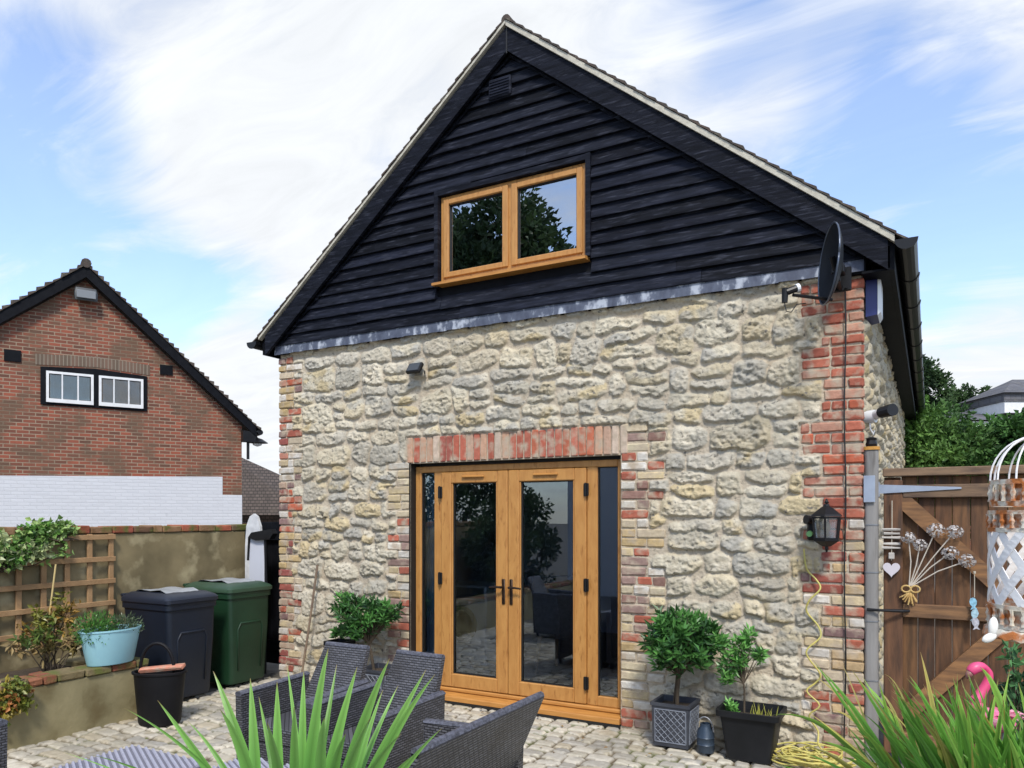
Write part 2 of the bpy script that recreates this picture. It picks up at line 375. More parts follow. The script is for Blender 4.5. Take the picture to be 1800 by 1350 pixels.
def palette_pick(rs, pal, n):
    pal = np.array(pal); return pal[rs.randint(0, len(pal), n)]*(1+rs.uniform(-.10, .10, (n, 1)))
def heightfield_stones(U, V, cells, Hs, seed, pal, mortar, rindpal, edge=.03, warp=.016, rough=.012, pwr=(2.4, 6.5), rota=.08, asym=0):
    rs = np.random.RandomState(seed)
    wu = (fbm(U*5, V*5, seed+1, 3)-.5)*2*warp*1.6+(fbm(U*22, V*22, seed+2, 2)-.5)*warp*.9
    wv = (fbm(U*5+50, V*5, seed+3, 3)-.5)*2*warp*1.6+(fbm(U*22, V*22+40, seed+4, 2)-.5)*warp*.9
    U2 = U+wu; V2 = V+wv
    rg = 1-np.abs(2*fbm(U*14, V*20, seed+5, 4, .6)-1); fine = fbm(U*45, V*55, seed+6, 3)
    big = fbm(U*6, V*9, seed+7, 3)
    Hh = np.full(U.shape, -1.0); Cm = np.zeros(U.shape+(3,)); Dd = np.full(U.shape, 9.0)
    du = U[0, 1]-U[0, 0]; dv = V[1, 0]-V[0, 0]; ny, nx = U.shape
    p1 = palette_pick(rs, pal, len(cells)); p2 = palette_pick(rs, rindpal, len(cells))
    for k, (cx, cy, hw, hh) in enumerate(cells):
        i0 = max(0, int((cy-hh*1.3-.05-V[0, 0])/dv)); i1 = min(ny, int((cy+hh*1.3+.05-V[0, 0])/dv)+2)
        j0 = max(0, int((cx-hw*1.3-.05-U[0, 0])/du)); j1 = min(nx, int((cx+hw*1.3+.05-U[0, 0])/du)+2)
        if i1 <= i0 or j1 <= j0: continue
        sl = (slice(i0, i1), slice(j0, j1)); a = rs.normal(0, rota); pw = rs.uniform(*pwr)
        x = U2[sl]-cx; y = V2[sl]-cy
        x, y = x*math.cos(a)+y*math.sin(a), -x*math.sin(a)+y*math.cos(a)
        sk = rs.uniform(-.35, .35); x = x-sk*y*min(1, hw/hh)*.5
        tp = rs.uniform(-.25, .25); y = y*(1+tp*x/hw)
        d = (np.abs(x/hw)**pw+np.abs(y/hh)**pw)**(1/pw)
        e = (1-d)*min(hw, hh); t = np.clip(e/(edge*(1+asym*np.clip(y/hh+.2, 0, 1))), 0, 1)
        tone = rs.uniform(.6, 1.0)
        h = Hs*tone*(1-(1-t)**2.2)+.12*Hs*(1-np.clip(d, 0, 1)**2)*tone
        h = h+(x/hw*rs.uniform(-.15, .15)+y/hh*rs.uniform(-.30, .10)*(1+asym*.25))*Hs*np.clip(t, 0, 1)
        am = rs.uniform(.6, 1.5)
        h = h+t*((rg[sl]-.6)*rough*1.7*am+(fine[sl]-.5)*rough*.9*am+(big[sl]-.5)*Hs*.45)
        h = np.where(e > 0, h, -1)
        sel = h > Hh[sl]
        f = np.clip((big[sl]-.45-rs.uniform(-.1, .12))*7, 0, 1)[..., None]
        c = p1[k]*(1-f)+p2[k]*f
        c = c*(1-.30*np.clip((.45-rg[sl])*4, 0, 1)[..., None])
        Cm[sl] = np.where(sel[..., None], c, Cm[sl]); Hh[sl] = np.where(sel, h, Hh[sl])
        Dd[sl] = np.minimum(Dd[sl], np.where(e < 0, -e, 0))
    mn = (fbm(U*30, V*30, seed+9, 3)-.5)*.006-.0
    ms = Hh < -.5
    base = mn-np.clip(Dd, 0, .03)*0
    Hh = np.where(ms, base, np.maximum(Hh, base-.002))
    mcol = np.array(mortar)*(1+(fbm(U*8, V*8, seed+11, 3)-.5)[..., None]*.35)
    Cm = np.where(ms[..., None], mcol, Cm)
    mm = ms[..., None]
    return Hh, Cm, ms
def rubble_cells(W, Ht, seed, rowh=(.10, .185), wr=(.12, .36), gap=.012):
    rs = np.random.RandomState(seed); cells = []; v = 0
    while v < Ht:
        h = rs.uniform(*rowh); u = -rs.uniform(0, .2)
        while u < W:
            w = rs.uniform(*wr)*(.75+h*1.8)
            r = rs.rand()
            if r < .26 and h > .15:
                s = rs.uniform(.4, .6)
                cells.append((u+w/2, v+h*s/2, w/2-gap, h*s/2-gap*.7)); cells.append((u+w/2+rs.uniform(-.02, .02), v+h*(1+s)/2, w/2-gap, h*(1-s)/2-gap*.7))
            else:
                hs = rs.uniform(.82, 1.12)
                cells.append((u+w/2, v+h/2+rs.uniform(-.014, .014), w/2-gap*rs.uniform(.6, 1.3), h*hs/2-gap*.8))
            u += w
        v += h
    return cells
STONE = [(.52, .475, .37), (.58, .53, .42), (.46, .43, .35), (.60, .555, .44), (.50, .47, .40), (.45, .43, .37), (.54, .50, .40), (.57, .525, .41), (.42, .405, .36)]
RIND = [(.58, .48, .28), (.60, .53, .38), (.58, .54, .44), (.64, .59, .48), (.50, .47, .40), (.44, .43, .39), (.56, .49, .34)]

# ---- ground and cobbles
g = MB().box(-150, 150, -150, 150, -1.0, -.035); structure(g.build('ground', m_ground))
def cobbles():
    x0, x1, y0, y1 = -6.0, 1.4, .9, 5.66; st = .0115
    U, V = np.meshgrid(np.arange(x0, x1, st), np.arange(y0, y1, st)); rs = np.random.RandomState(5); cells = []
    v = y0-.1
    while v < y1+.1:
        h = rs.uniform(.105, .145); u = x0-rs.uniform(0, .1)
        while u < x1:
            w = rs.uniform(.11, .22); cells.append((u+w/2, v+h/2+rs.uniform(-.006, .006), w/2-rs.uniform(.006, .013), h/2-rs.uniform(.005, .010))); u += w
        v += h
    pal = [(.50, .46, .37), (.58, .54, .44), (.44, .41, .35), (.54, .50, .42), (.62, .57, .47), (.38, .36, .32), (.50, .44, .33)]
    H, C, ms = heightfield_stones(U, V, cells, .015, 50, pal, (.13, .10, .06), pal, edge=.011, warp=.006, rough=.004, pwr=(5, 10), rota=.05)
    moss = np.clip((fbm(U*3, V*3, 88, 4)-.50)*6, 0, 1)[..., None]*ms[..., None]; C = C*(1-moss)+np.array([.10, .12, .035])*moss
    dirt = np.clip((fbm(U*1.7, V*1.7, 98, 4)-.48)*5, 0, 1)[..., None]*.28; C = C*(1-dirt)+np.array([.20, .17, .11])*dirt
    H = H+(fbm(U*1.3, V*1.3, 77, 2)-.5)*.02-.022-np.where(ms, .006, 0)
    P = np.stack([U, V, H], -1)
    o = grid_mesh('patio', P, C, None, m_cobble, None); structure(o)
cobbles()

# ================================================================ THE BARN HOUSE
YW = 5.62; XL, XR = -5.84, -.397; YB = 14.3; ZF = 3.315
DX0, DX1, DZ = -4.185, -2.133, 2.15
WX0, WX1, WZ0, WZ1 = -3.825, -2.41, 3.72, 4.51
AX, AZ = -3.10, 5.80; SLP = .8
zr = lambda x: AZ-SLP*abs(x-AX)
house = empty('barn_house', (AX, YW, 0), 'converted stone barn with black weatherboarded gable and golden oak french doors', 'house')
def front_wall():
    st = .0085
    U, V = np.meshgrid(np.arange(XL+.01, XR-.005, st), np.arange(-.03, ZF+.03, st))
    cells = rubble_cells(XR-XL, ZF+.1, 14, (.115, .235), (.13, .42), .006); cells = [(a+XL, b, c, d) for a, b, c, d in cells]
    H, C, ms = heightfield_stones(U, V, cells, .021, 21, STONE, M_mortar, RIND, edge=.010, warp=.024, rough=.019, asym=3, pwr=(2.3, 6))
    # brick zones stay flat mortar
    flat = ((U < XL+.15) | (U > XR-.23) | ((U > DX0-.04) & (U < DX1+.04) & (V < DZ+.25)))
    nz = (fbm(U*40, V*40, 3, 2)-.5)*.006
    for (xa, xb, za, zb) in RECTS: flat |= (U > xa-.012) & (U < xb+.012) & (V > za-.012) & (V < zb+.008)
    H = np.where(flat, nz, H); mc = np.array(M_mortar)*(1+(fbm(U*8, V*8, 31, 3)-.5)[..., None]*.3); C = np.where(flat[..., None], mc, C)
    damp = 1-.10*np.clip((.5-V)/.5, 0, 1)*fbm(U*3, V*3, 90, 3)   # dirt near the ground
    # mossy warm stain patches
    st_ = np.clip((fbm(U*2.2, V*2.2, 61, 3)-.56)*6, 0, 1)[..., None]
    C = C*(1-.25*st_)+C*np.array([1.05, .92, .68])*.25*st_
    lum = C.mean(axis=-1, keepdims=True); C = (C*.80+lum*.20)*np.array([.95, .925, .87])
    P = np.stack([U, YW-H, V], -1)
    uc = (U[:-1, :-1]+U[1:, 1:])/2; vc = (V[:-1, :-1]+V[1:, 1:])/2
    keep = ~((uc > DX0) & (uc < DX1) & (vc < DZ) & (vc > 0.0))
    grid_mesh('stone_wall', P, C, keep, m_stone, house, flip=False)
RECTS = []
def side_wall():
    st = .018
    U, V = np.meshgrid(np.arange(YW+.02, YB, st), np.arange(-.03, ZF+.12, st))
    cells = [(a+YW, b, c, d) for a, b, c, d in rubble_cells(YB-YW, ZF+.2, 33)]
    H, C, ms = heightfield_stones(U, V, cells, .035, 41, STONE, M_mortar, RIND, edge=.018, warp=.022, rough=.015, asym=2)
    H = np.where(U < YW+.12, -.004, H)
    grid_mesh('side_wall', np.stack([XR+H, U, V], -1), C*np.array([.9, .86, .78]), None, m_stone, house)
side_wall()
w = MB().col(.5, .45, .36)
w.box(XL, DX0, YW+.012, YW+.30, -.03, ZF); w.box(DX1, XR-.004, YW+.012, YW+.30, -.03, ZF); w.box(DX0, DX1, YW+.012, YW+.30, DZ, ZF)
w.box(XL, XL+.3, YW+.30, YB, -.03, ZF+.1); w.box(XR-.3, XR-.012, YW+.30, YB, -.03, ZF+.12)
w.ext_xz([(XL, -.03), (XR-.004, -.03), (XR-.004, zr(XR)-.2), (AX, AZ-.2), (XL, zr(XL)-.2)], YB-.3, YB)
w.build('wall_core', m_stone, house)

# ---- brick quoins, jambs, soldier course
REDS = [(.40, .12, .075), (.46, .14, .085), (.34, .095, .06), (.50, .26, .18), (.48, .12, .06), (.46, .20, .14)]
MIXB = [(.42, .12, .07), (.30, .085, .07), (.56, .45, .28), (.62, .58, .52), (.23, .14, .13), (.46, .34, .17), (.64, .60, .54), (.36, .10, .07), (.50, .36, .20), (.42, .30, .22), (.60, .50, .36)]
YEL = [(.58, .47, .28), (.50, .37, .19), (.62, .58, .50), (.26, .15, .12), (.40, .12, .075), (.60, .52, .36), (.55, .46, .32), (.30, .20, .17), (.64, .61, .55), (.44, .13, .08)]
def brickcol(pal):
    c = rnd.choice(pal); k = rnd.uniform(.85, 1.15); return tuple(x*k for x in c)
def course(mb, xa, xb, z, pal, y=YW, proud=.012, hgt=.064, snap_right=True):
    w = xb-xa; x = xa; RECTS.append((xa, xb, z, z+hgt))
    parts = []
    rem = w
    while rem > .05:
        b = rnd.choice([.215, .105, .215, .13]); b = min(b, rem)
        if rem-b < .06: b = rem
        parts.append(b); rem -= b
    if snap_right: parts.reverse()
    for b in parts:
        mb.col(brickcol(pal)); p = proud+rnd.uniform(-.005, .006)
        mb.box(x+.005, x+b-.005, y-p, y+.05, z+rnd.uniform(-.002, .002), z+hgt+rnd.uniform(-.003, .002), ch=.009, jit=.0040, rnd=rnd); x += b
q = MB(); z = .01; i = 0; wide = True; cnt = 0
while z < ZF-.03:
    if cnt <= 0: wide = not wide; cnt = rnd.choice([1, 2, 3, 3] if z < 2.2 else [3, 3, 4])
    cnt -= 1
    pal = REDS if z > 1.75 else REDS[:3]+MIXB
    course(q, XR-(.39 if wide else .26)+rnd.uniform(-.012, .012), XR+.012, z, pal); z += .0745
q.build('corner_quoin', m_brick, house)
q = MB(); z = .01; cnt = 0
while z < ZF-.05:
    if cnt <= 0: wide = not wide; cnt = rnd.choice([1, 2, 2])
    cnt -= 1
    course(q, XL-.012, XL+(.31 if wide else .19)+rnd.uniform(-.012, .012), z, REDS+MIXB if z > 1.7 else MIXB, snap_right=False); z += .0745
q.build('corner_quoin', m_brick, house)
q = MB(); z = .01; cnt = 0
while z < 2.34:
    if cnt <= 0: wide = not wide; cnt = rnd.choice([1, 2, 2, 3])
    cnt -= 1
    if z < DZ-.03:
        course(q, DX0-(.26 if wide else .15)+rnd.uniform(-.01, .01), DX0, z, YEL)
    z += .0745
q.build('door_jamb_bricks', m_brick, house)
q = MB(); z = .01; cnt = 0
while z < 2.36:
    if cnt <= 0: wide = not wide; cnt = rnd.choice([1, 2, 2, 3])
    cnt -= 1
    course(q, DX1, DX1+(.36 if wide else .23)+rnd.uniform(-.01, .01), z, YEL, snap_right=False); z += .0745
q.build('door_jamb_bricks', m_brick, house)
q = MB(); x = DX0-.03
SOL = [(.44, .12, .075), (.40, .10, .06), (.52, .15, .08), (.50, .30, .20), (.58, .46, .36), (.38, .11, .08), (.55, .36, .26), (.46, .14, .09)]
while x < DX1-.005:
    q.col(brickcol(SOL)); p = .014+rnd.uniform(-.005, .005)
    q.box(x+.005, x+.065+rnd.uniform(-.003, .003), YW-p, YW+.1, DZ+.004, DZ+.235+rnd.uniform(-.006, .004), ch=.006, jit=.002, rnd=rnd); x += .0716
q.build('soldier_course', m_brick, house)

front_wall()
# ---- timber colours
m_board = mat('black_boards', (.005, .006, .010), .62, (.012, .014, .023), 5, bump=.5, bscale=30, stretch=(1, 1, 9), attr=True, col3=(.042, .046, .064), thr=.655, scale3=7, spec=.10, bdist=.004, soft=.10)
m_black = mat('black_paint', (.004, .0045, .007), .65, (.007, .008, .011), 9, spec=.12, bump=.15, bscale=60)
m_plblack = mat('black_plastic', (.008, .008, .009), .4, (.012, .012, .014), 6, spec=.3)
m_lead = mat('lead', (.055, .065, .10), .6, (.11, .13, .18), 9, bump=.3, bscale=30, col3=(.38, .41, .47), thr=.585, scale3=9, stretch=(1.6, 1, 1), soft=.06)
m_verge = mat('verge_mortar', (.56, .53, .44), .85, (.44, .41, .34), 20, bump=.4, bscale=60)
m_tile = mat('clay_tiles', (.085, .06, .048), .9, (.05, .042, .036), 9, bump=.6, bscale=30, col3=(.14, .13, .10), thr=.62)
m_oak = mat('golden_oak', (.50, .250, .072), .42, (.43, .20, .054), 5, bump=.12, bscale=40, stretch=(5, 5, 1.2), col3=(.30, .125, .03), thr=.66, scale3=9)
m_oakh = mat('golden_oak_horizontal', (.54, .255, .066), .42, (.43, .19, .045), 4, bump=.08, bscale=40, stretch=(1.5, 14, 14))
m_gasket = mat('gasket', (.01, .01, .01), .6)
m_bronze = mat('dark_bronze', (.030, .018, .012), .35, (.045, .026, .018), 20, metal=.6)
m_glass = glassmat('window_glass', (.80, .86, .92), .07)
m_glassup = glassmat('upper_glass', (.42, .46, .48), .42)

# lead flashing with drips
b = MB(); n = 70
for i in range(n):
    xa = XL-.02+(XR-XL+.03)*i/n; xb = XL-.02+(XR-XL+.03)*(i+1)/n
    j = rnd.uniform(-.004, .004); zb = ZF-.004+rnd.uniform(-.003, .003)
    b.ext_yz([(YW+.01, ZF+.10), (YW-.050, ZF+.085), (YW-.058+j, zb), (YW-.052+j, zb), (YW-.03, ZF+.02), (YW+.01, ZF+.02)], xa, xb)
b.build('lead_flashing', m_lead, house)
# gable backing, leaving the window opening
core = [(XL, ZF), (XR, ZF), (XR, zr(XR)-.12), (AX, AZ-.12), (XL, zr(XL)-.12)]
b = MB()
for (ps) in (clip(core, 0, WX0, -1), clip(core, 0, WX1, 1), clip(clip(clip(core, 0, WX0, 1), 0, WX1, -1), 1, WZ1, 1), clip(clip(clip(core, 0, WX0, 1), 0, WX1, -1), 1, WZ0, -1)):
    b.ext_xz(ps, YW-.012, YW+.2)
b.build('gable_backing', m_black, house)
# weatherboards, one lapped board per row, split in lengths
b = MB(); z = ZF+.082; PIT = .1065
while z < AZ-.35:
    xl = AX-(AZ-.16-z)/SLP; xr = AX+(AZ-.16-z)/SLP
    xl = max(xl, XL-.01); xr = min(xr, XR+.01)
    spans = [(xl, xr)]
    if z+PIT > WZ0-.02 and z < WZ1+.0: spans = [(xl, WX0-.045), (WX1+.045, xr)]
    for (a, c) in spans:
        if c-a < .05: continue
        cuts = [a]; 
        while c-cuts[-1] > 2.2: cuts.append(cuts[-1]+rnd.uniform(.9, 2.2))
        cuts.append(c)
        for s0, s1 in zip(cuts[:-1], cuts[1:]):
            if s1-s0 < .02: continue
            k = rnd.uniform(.6, 1.7); b.col(k, k, k*rnd.uniform(.95, 1.05)); m = max(2, int((s1-s0)/.25)); rings = []
            dz0 = rnd.uniform(-.006, .006); tl = rnd.uniform(-.006, .006); pr = rnd.uniform(-.003, .004)
            for i in range(m+1):
                x = s0+.0015+(s1-s0-.003)*i/m; jz = dz0+tl*i/m+rnd.uniform(-.0016, .0016); jy = rnd.uniform(-.002, .002)+pr
                y_lo = YW-.064+jy; y_hi = YW-.028+pr*.3
                rings.append([Vector((x, YW-.010, z+jz)), Vector((x, y_lo, z+jz)), Vector((x, y_lo, z+jz+.012)), Vector((x, y_hi, z+PIT+.018)), Vector((x, YW-.010, z+PIT+.018))])
            b.loft(rings)
    z += PIT
b.build('weatherboarding', m_board, house)
# bargeboards + verge + tiles; both slopes
YV = YW-.12
for sg in (-1, 1):
    xe = AX+sg*2.90; ze = AZ-SLP*2.90
    b = MB().col(.9, .9, .9)
    def P(x, off): return (x, AZ-SLP*abs(x-AX)-off)
    xb = AX+sg*(2.86 if sg > 0 else 2.83)
    b.ext_xz([P(AX+sg*.002, .035), P(xb, .035), P(xb, .235), P(AX+sg*.002, .235)], YV, YV+.032)
    b.build('bargeboard', m_board, house)
    b = MB().col(.6, .6, .6); b.ext_xz([P(AX+sg*.002, .237), P(xb-sg*.2, .237), P(xb-sg*.2, .262), P(AX+sg*.002, .262)], YV+.055, YW-.02)
    b.build('barge_moulding', m_board, house)
    b = MB().col(.5, .5, .5); b.ext_xz([P(AX+sg*.003, .04), P(xe, .04), P(xe, .07), P(AX+sg*.003, .07)], YV+.033, YB); b.build('soffit_lining', m_black, house)
    vt = .036 if sg > 0 else .014; b = MB(); b.ext_xz([P(AX+sg*.001, -.012), P(xe, -.012), P(xe, vt), P(AX+sg*.001, vt)], YV-.022, YV+.03); b.build('verge', m_verge, house)
    # tiles: saw tooth courses running the depth of the roof
    b = MB(); n = 37; L_ = 2.95*math.sqrt(1+SLP**2); rr = random.Random(3+sg)
    for i in range(n):
        x0 = AX+sg*2.98*i/n; x1 = AX+sg*2.98*(i+1.15)/n
        j = rr.uniform(-.004, .006)
        b.ext_xz([P(x0, -.014), P(x1, -.014-.006), P(x1, -.040-j), P(x0, -.024)], YV-.03+rr.uniform(-.006, .006), YB+.1)
    b.build('roof', m_tile, house)
b = MB()
for i in range(22):
    y0 = YV-.020+i*.41
    b.tube([(AX, y0, AZ+.015), (AX, y0+.405, AZ+.015)], .042+.003*(i % 2), 12)
b.build('ridge', m_tile, house)
b = MB().col(1, 1, 1).box(AX-.006, AX+.006, YV-.003, YV, AZ-.26, AZ-.04); b.build('barge_joint', m_gasket, house)
# eaves: fascia, soffit, gutters
for sg in (-1, 1):
    xe = AX+sg*2.90; ze = AZ-SLP*2.90
    xw = XR if sg > 0 else XL
    b = MB().col(.8, .8, .8)
    if sg > 0:
        b.box(xe-.03, xe-.002, YV+.034, YB, ze-.20, ze-.045); b.box(xw+.0, xe-.031, YV+.034, YB, ze-.20, ze-.185)
        b.box(xw-.1, xw+.02, YW-.05, YB, ze-.184, ze-.02)
    else:
        b.box(xe+.002, xe+.03, YV+.034, YB, ze-.16, ze-.045)
    b.build('fascia', m_black, house)
    b = MB(); r = .062; cx = xe+sg*.068; cz = ze-.035
    prof = []
    for k in range(9): a = PI+PI*k/8; prof.append((cx+r*math.cos(a), cz+r*math.sin(a)))
    for k in range(9): a = 2*PI-PI*k/8; prof.append((cx+(r-.006)*math.cos(a), cz+(r-.006)*math.sin(a)))
    b.ext_xz(prof, YV-.05, YB+.05)
    y = YV-.052
    for k in range(12):
        pr2 = [(cx+(r+.007)*math.cos(PI+PI*i/8), cz+(r+.007)*math.sin(PI+PI*i/8)) for i in range(9)]
        b.ext_xz(pr2, y, y+(.012 if k == 0 else .05)); y += .80
    b.build('gutter', m_plblack, house, smooth=False)
b = MB(); b.tube([(-.10, YV+.25, 3.36), (-.10, YV+.30, 3.30)], .03, 8)
# ---- air vent in gable
b = MB().col(1.6, 1.6, 1.6); b.box(-3.30, -3.085, YW-.085, YW-.045, 5.22, 5.385, ch=.008)
for k in range(6): b.box(-3.285, -3.10, YW-.092, YW-.085, 5.235+k*.024, 5.245+k*.024)
b.build('air_vent', m_board, house)

# ---- french doors and side lights
YD = YW+.075
def framebox(mb, x0, x1, z0, z1, t, y0, y1, tb=None, tt=None, ch=.006):
    tb = t if tb is None else tb; tt = t if tt is None else tt
    mb.box(x0, x0+t, y0, y1, z0, z1, ch); mb.box(x1-t, x1, y0, y1, z0, z1, ch)
def framebars(mb, x0, x1, z0, z1, t, y0, y1, tb=None, tt=None, ch=.006):
    tb = t if tb is None else tb; tt = t if tt is None else tt
    mb.box(x0+t+.0005, x1-t-.0005, y0+.0012, y1, z0, z0+tb, ch); mb.box(x0+t+.0005, x1-t-.0005, y0+.0012, y1, z1-tt, z1, ch)
def X(px): return onY(px, 900, YD).x
fx = [DX0+.003, DX1-.004]
m1a, m1b = X(763), X(775); m2a, m2b = X(1034), X(1046)
mid = X(894)
frame = None
b = MB()
b.box(fx[0], fx[0]+.062, YD, YD+.07, .12, DZ-.03, .006); b.box(fx[1]-.053, fx[1], YD, YD+.07, .12, DZ-.03, .006)
b.box(m1a, m1b+.012, YD, YD+.07, .12, DZ-.085, .006); b.box(m2a-.012, m2b+.02, YD, YD+.07, .12, DZ-.085, .006)
b.box(fx[0]+.061, fx[1]-.052, YD+.001, YD+.07, DZ-.086, DZ-.03, .006); b.box(fx[0]+.061, m1a+.001, YD+.001, YD+.07, .12, .20, .006); b.box(m2b+.019, fx[1]-.052, YD+.001, YD+.07, .12, .20, .006)
frame = b.build('door_frame', m_oak, house)
b = MB(); b.ext_yz([(YD-.10, .02), (YD-.10, .055), (YD-.095, .062), (YD-.005, .085), (YD+.08, .085), (YD+.08, .02)], fx[0]-.0, fx[1]+.0); b.box(fx[0], fx[1], YD-.03, YD+.06, .086, .119, .008)
b.build('door_sill', m_oakh, house)
b = MB().box(DX0+.002, DX1-.002, YW-.022, YD+.1, -.02, .019); b.box(DX0-.001, DX0+.002, YW-.020, YD+.07, .02, DZ-.001); b.box(DX0+.045, DX1-.001, YD+.02, YD+.07, DZ-.029, DZ-.001); b.build('dark_liner', m_gasket, house)  # thin black strips under the sill, on the left reveal and over the frame
def pane(x0, x1, z0, z1, y, parent, m, name='glass'):
    MB().box(x0, x1, y, y+.004, z0, z1).build(name, m, parent)
pane(fx[0]+.063, m1a-.001, .20, DZ-.085, YD+.03, frame, m_glass); pane(m2b+.021, fx[1]-.054, .20, DZ-.085, YD+.03, frame, m_glass)
for (x0, x1) in ((fx[0]+.062, m1a), (m2b+.02, fx[1]-.053)):
    b = MB(); b.box(x0, x0+.008, YD+.018, YD+.029, .2, DZ-.085); b.box(x1-.008, x1, YD+.018, YD+.029, .2, DZ-.085); b.box(x0, x1, YD+.020, YD+.0285, DZ-.095, DZ-.085); b.build('gasket', m_gasket, frame)
def leaf(x0, x1, hinge_right):
    z0, z1 = .125, DZ-.09; t = .105
    y0 = YD-.018
    d = MB(); d.box(x0, x0+t, y0, YD+.05, z0, z1, .007); d.box(x1-t, x1, y0, YD+.05, z0, z1, .007)
    # inner bead, sloped
    d.box(x0+t+.0005, x0+t+.014, y0+.008, YD+.05, z0+.12, z1-.10, .004); d.box(x1-t-.014, x1-t-.0005, y0+.008, YD+.05, z0+.12, z1-.10, .004)
    d.box(x0+t-.001, x1-t+.001, y0+.0012, YD+.05, z0, z0+.12, .007); d.box(x0+t-.001, x1-t+.001, y0+.0012, YD+.05, z1-.10, z1, .007)
    dl = d.build('door_leaf', m_oak, house)
    pane(x0+t+.0142, x1-t-.0142, z0+.1201, z1-.1001, YD+.02, dl, m_glass)
    g_ = MB(); xa, xb, za, zb = x0+t+.0143, x1-t-.0143, z0+.1202, z1-.1002
    for bb in ((xa, xa+.009, za, zb), (xb-.009, xb, za, zb), (xa+.0091, xb-.0091, za, za+.009), (xa+.0091, xb-.0091, zb-.009, zb)): g_.box(bb[0], bb[1], YD+.006, YD+.019, bb[2], bb[3])
    g_.build('gasket', m_gasket, dl)
    v = MB().box((x0+x1)/2-.115, (x0+x1)/2+.115, y0-.022, y0, z1-.055, z1-.035, .006); v.build('trickle_vent', m_oakh, dl)
    hx = (x0+.035) if hinge_right else (x1-.035)
    hd = MB(); hd.box(hx-.016, hx+.016, y0-.012, y0, .90, 1.12, .008); dx = .10 if hinge_right else -.10
    hd.tube([(hx, y0-.01, 1.05), (hx, y0-.055, 1.05)], .010, 8); hd.tube([(hx, y0-.05, 1.05), (hx+dx*.6, y0-.056, 1.052), (hx+dx*1.15, y0-.05, 1.046)], [.011, .009, .008], 8)
    hd.tube([(hx, y0-.018, .955), (hx, y0-.01, .955)], .010, 10)
    hd.build('door_handle', m_bronze, dl, smooth=True, sharp=40)
    xh = (x1+.006) if hinge_right else (x0-.006)
    for zz in (.30, 1.10, 1.88):
        k = MB(); k.box(xh-.022, xh+.022, y0-.014, y0+.001, zz-.052, zz+.052, .004); k.tube([(xh, y0-.018, zz-.056), (xh, y0-.018, zz+.056)], .0085, 8); k.build('hinge', m_plblack, dl)
leaf(m1b+.014, mid-.003, False); leaf(mid+.003, m2a-.014, True)

# ---- upstairs window
win = MB(); yw0 = YW-.030
win.box(WX0, WX0+.045, yw0, YW+.05, WZ0+.03, WZ1, .005); win.box(WX1-.045, WX1, yw0, YW+.05, WZ0+.03, WZ1, .005)
wm = (WX0+WX1)/2; win.box(wm-.028, wm+.028, yw0+.004, YW+.05, WZ0+.06, WZ1-.03, .005)
win.box(WX0+.0445, WX1-.0445, yw0+.001, YW+.05, WZ0+.03, WZ0+.072, .005); win.box(WX0+.0445, WX1-.0445, yw0+.001, YW+.05, WZ1-.04, WZ1, .005)
window = win.build('window', m_oak, house)
h = MB(); h.ext_yz([(YW-.115, WZ0-.01), (YW-.115, WZ0+.012), (YW-.04, WZ0+.029), (YW+.02, WZ0+.029), (YW+.02, WZ0-.01)], WX0-.045, WX1+.02); h.build('window_sill', m_oakh, window)
for (x0, x1) in ((WX0+.046, wm-.029), (wm+.029, WX1-.046)):
    s_ = MB(); t = .042; za, zb = WZ0+.073, WZ1-.041; yc = yw0-.016
    s_.box(x0-.012, x0+t, yc, YW+.03, za-.010, zb+.010, .006); s_.box(x1-t, x1+.012, yc, YW+.03, za-.010, zb+.010, .006)
    s_.box(x0+t-.0005, x1-t+.0005, yc+.001, YW+.03, za-.010, za+t-.004, .006); s_.box(x0+t-.0005, x1-t+.0005, yc+.001, YW+.03, zb-t+.004, zb+.010, .006); s_.build('casement', m_oak, window)
    s_ = MB()
    xa, xb, zc, zd = x0+t, x1-t, za+t-.004, zb-t+.004
    for bb in ((xa, xa+.008, zc, zd), (xb-.008, xb, zc, zd), (xa+.0081, xb-.0081, zc, zc+.008), (xa+.0081, xb-.0081, zd-.008, zd)): s_.box(bb[0], bb[1], YW-.024, YW-.010, bb[2], bb[3])
    s_.build('gasket', m_gasket, window)
    pane(x0+t, x1-t, za+t-.004, zb-t+.004, YW-.008, window, m_glassup)
# black trim round the window
b = MB().col(1, 1, 1); b.box(WX0-.045, WX0-.004, YW-.075, YW-.012, WZ0-.02, WZ1+.05); b.box(WX1+.004, WX1+.045, YW-.075, YW-.012, WZ0+.02, WZ1+.05); b.box(WX0-.0035, WX1+.0035, YW-.072, YW-.012, WZ1+.003, WZ1+.048)
b.build('window_trim', m_board, house)

# ---- rooms behind the glass
m_in = mat('room_wall', (.50, .54, .66), .9); m_in2 = mat('room_floor', (.10, .09, .085), .5, (.14, .12, .11), 3); m_dark = mat('dark_interior', (.06, .065, .075), .9)
b = MB(); b.box(XL+.301, XR-.301, YW+.31, 9.6, .02, .08); b.build('interior_floor', m_in2, house)
b = MB(); b.box(XL+.301, XR-.301, 9.6, 9.7, .02, 2.65); b.box(XL+.301, XL+.32, YW+.31, 9.59, .081, 2.6); b.box(XR-.33, XR-.301, YW+.31, 9.59, .081, 2.6); b.build('interior_wall', m_in, house)
b = MB(); b.box(XL+.301, XR-.301, YW+.31, 9.59, 2.601, 2.7); b.build('interior_ceiling', m_dark, house)
MB().ext_xz([(XL+.301, 2.705), (XR-.301, 2.705), (XR-.301, zr(XR)-.25), (AX, AZ-.3), (XL+.301, zr(XL)-.25)], 9.72, 9.8).build('interior_gable', m_dark, house)
b = MB()
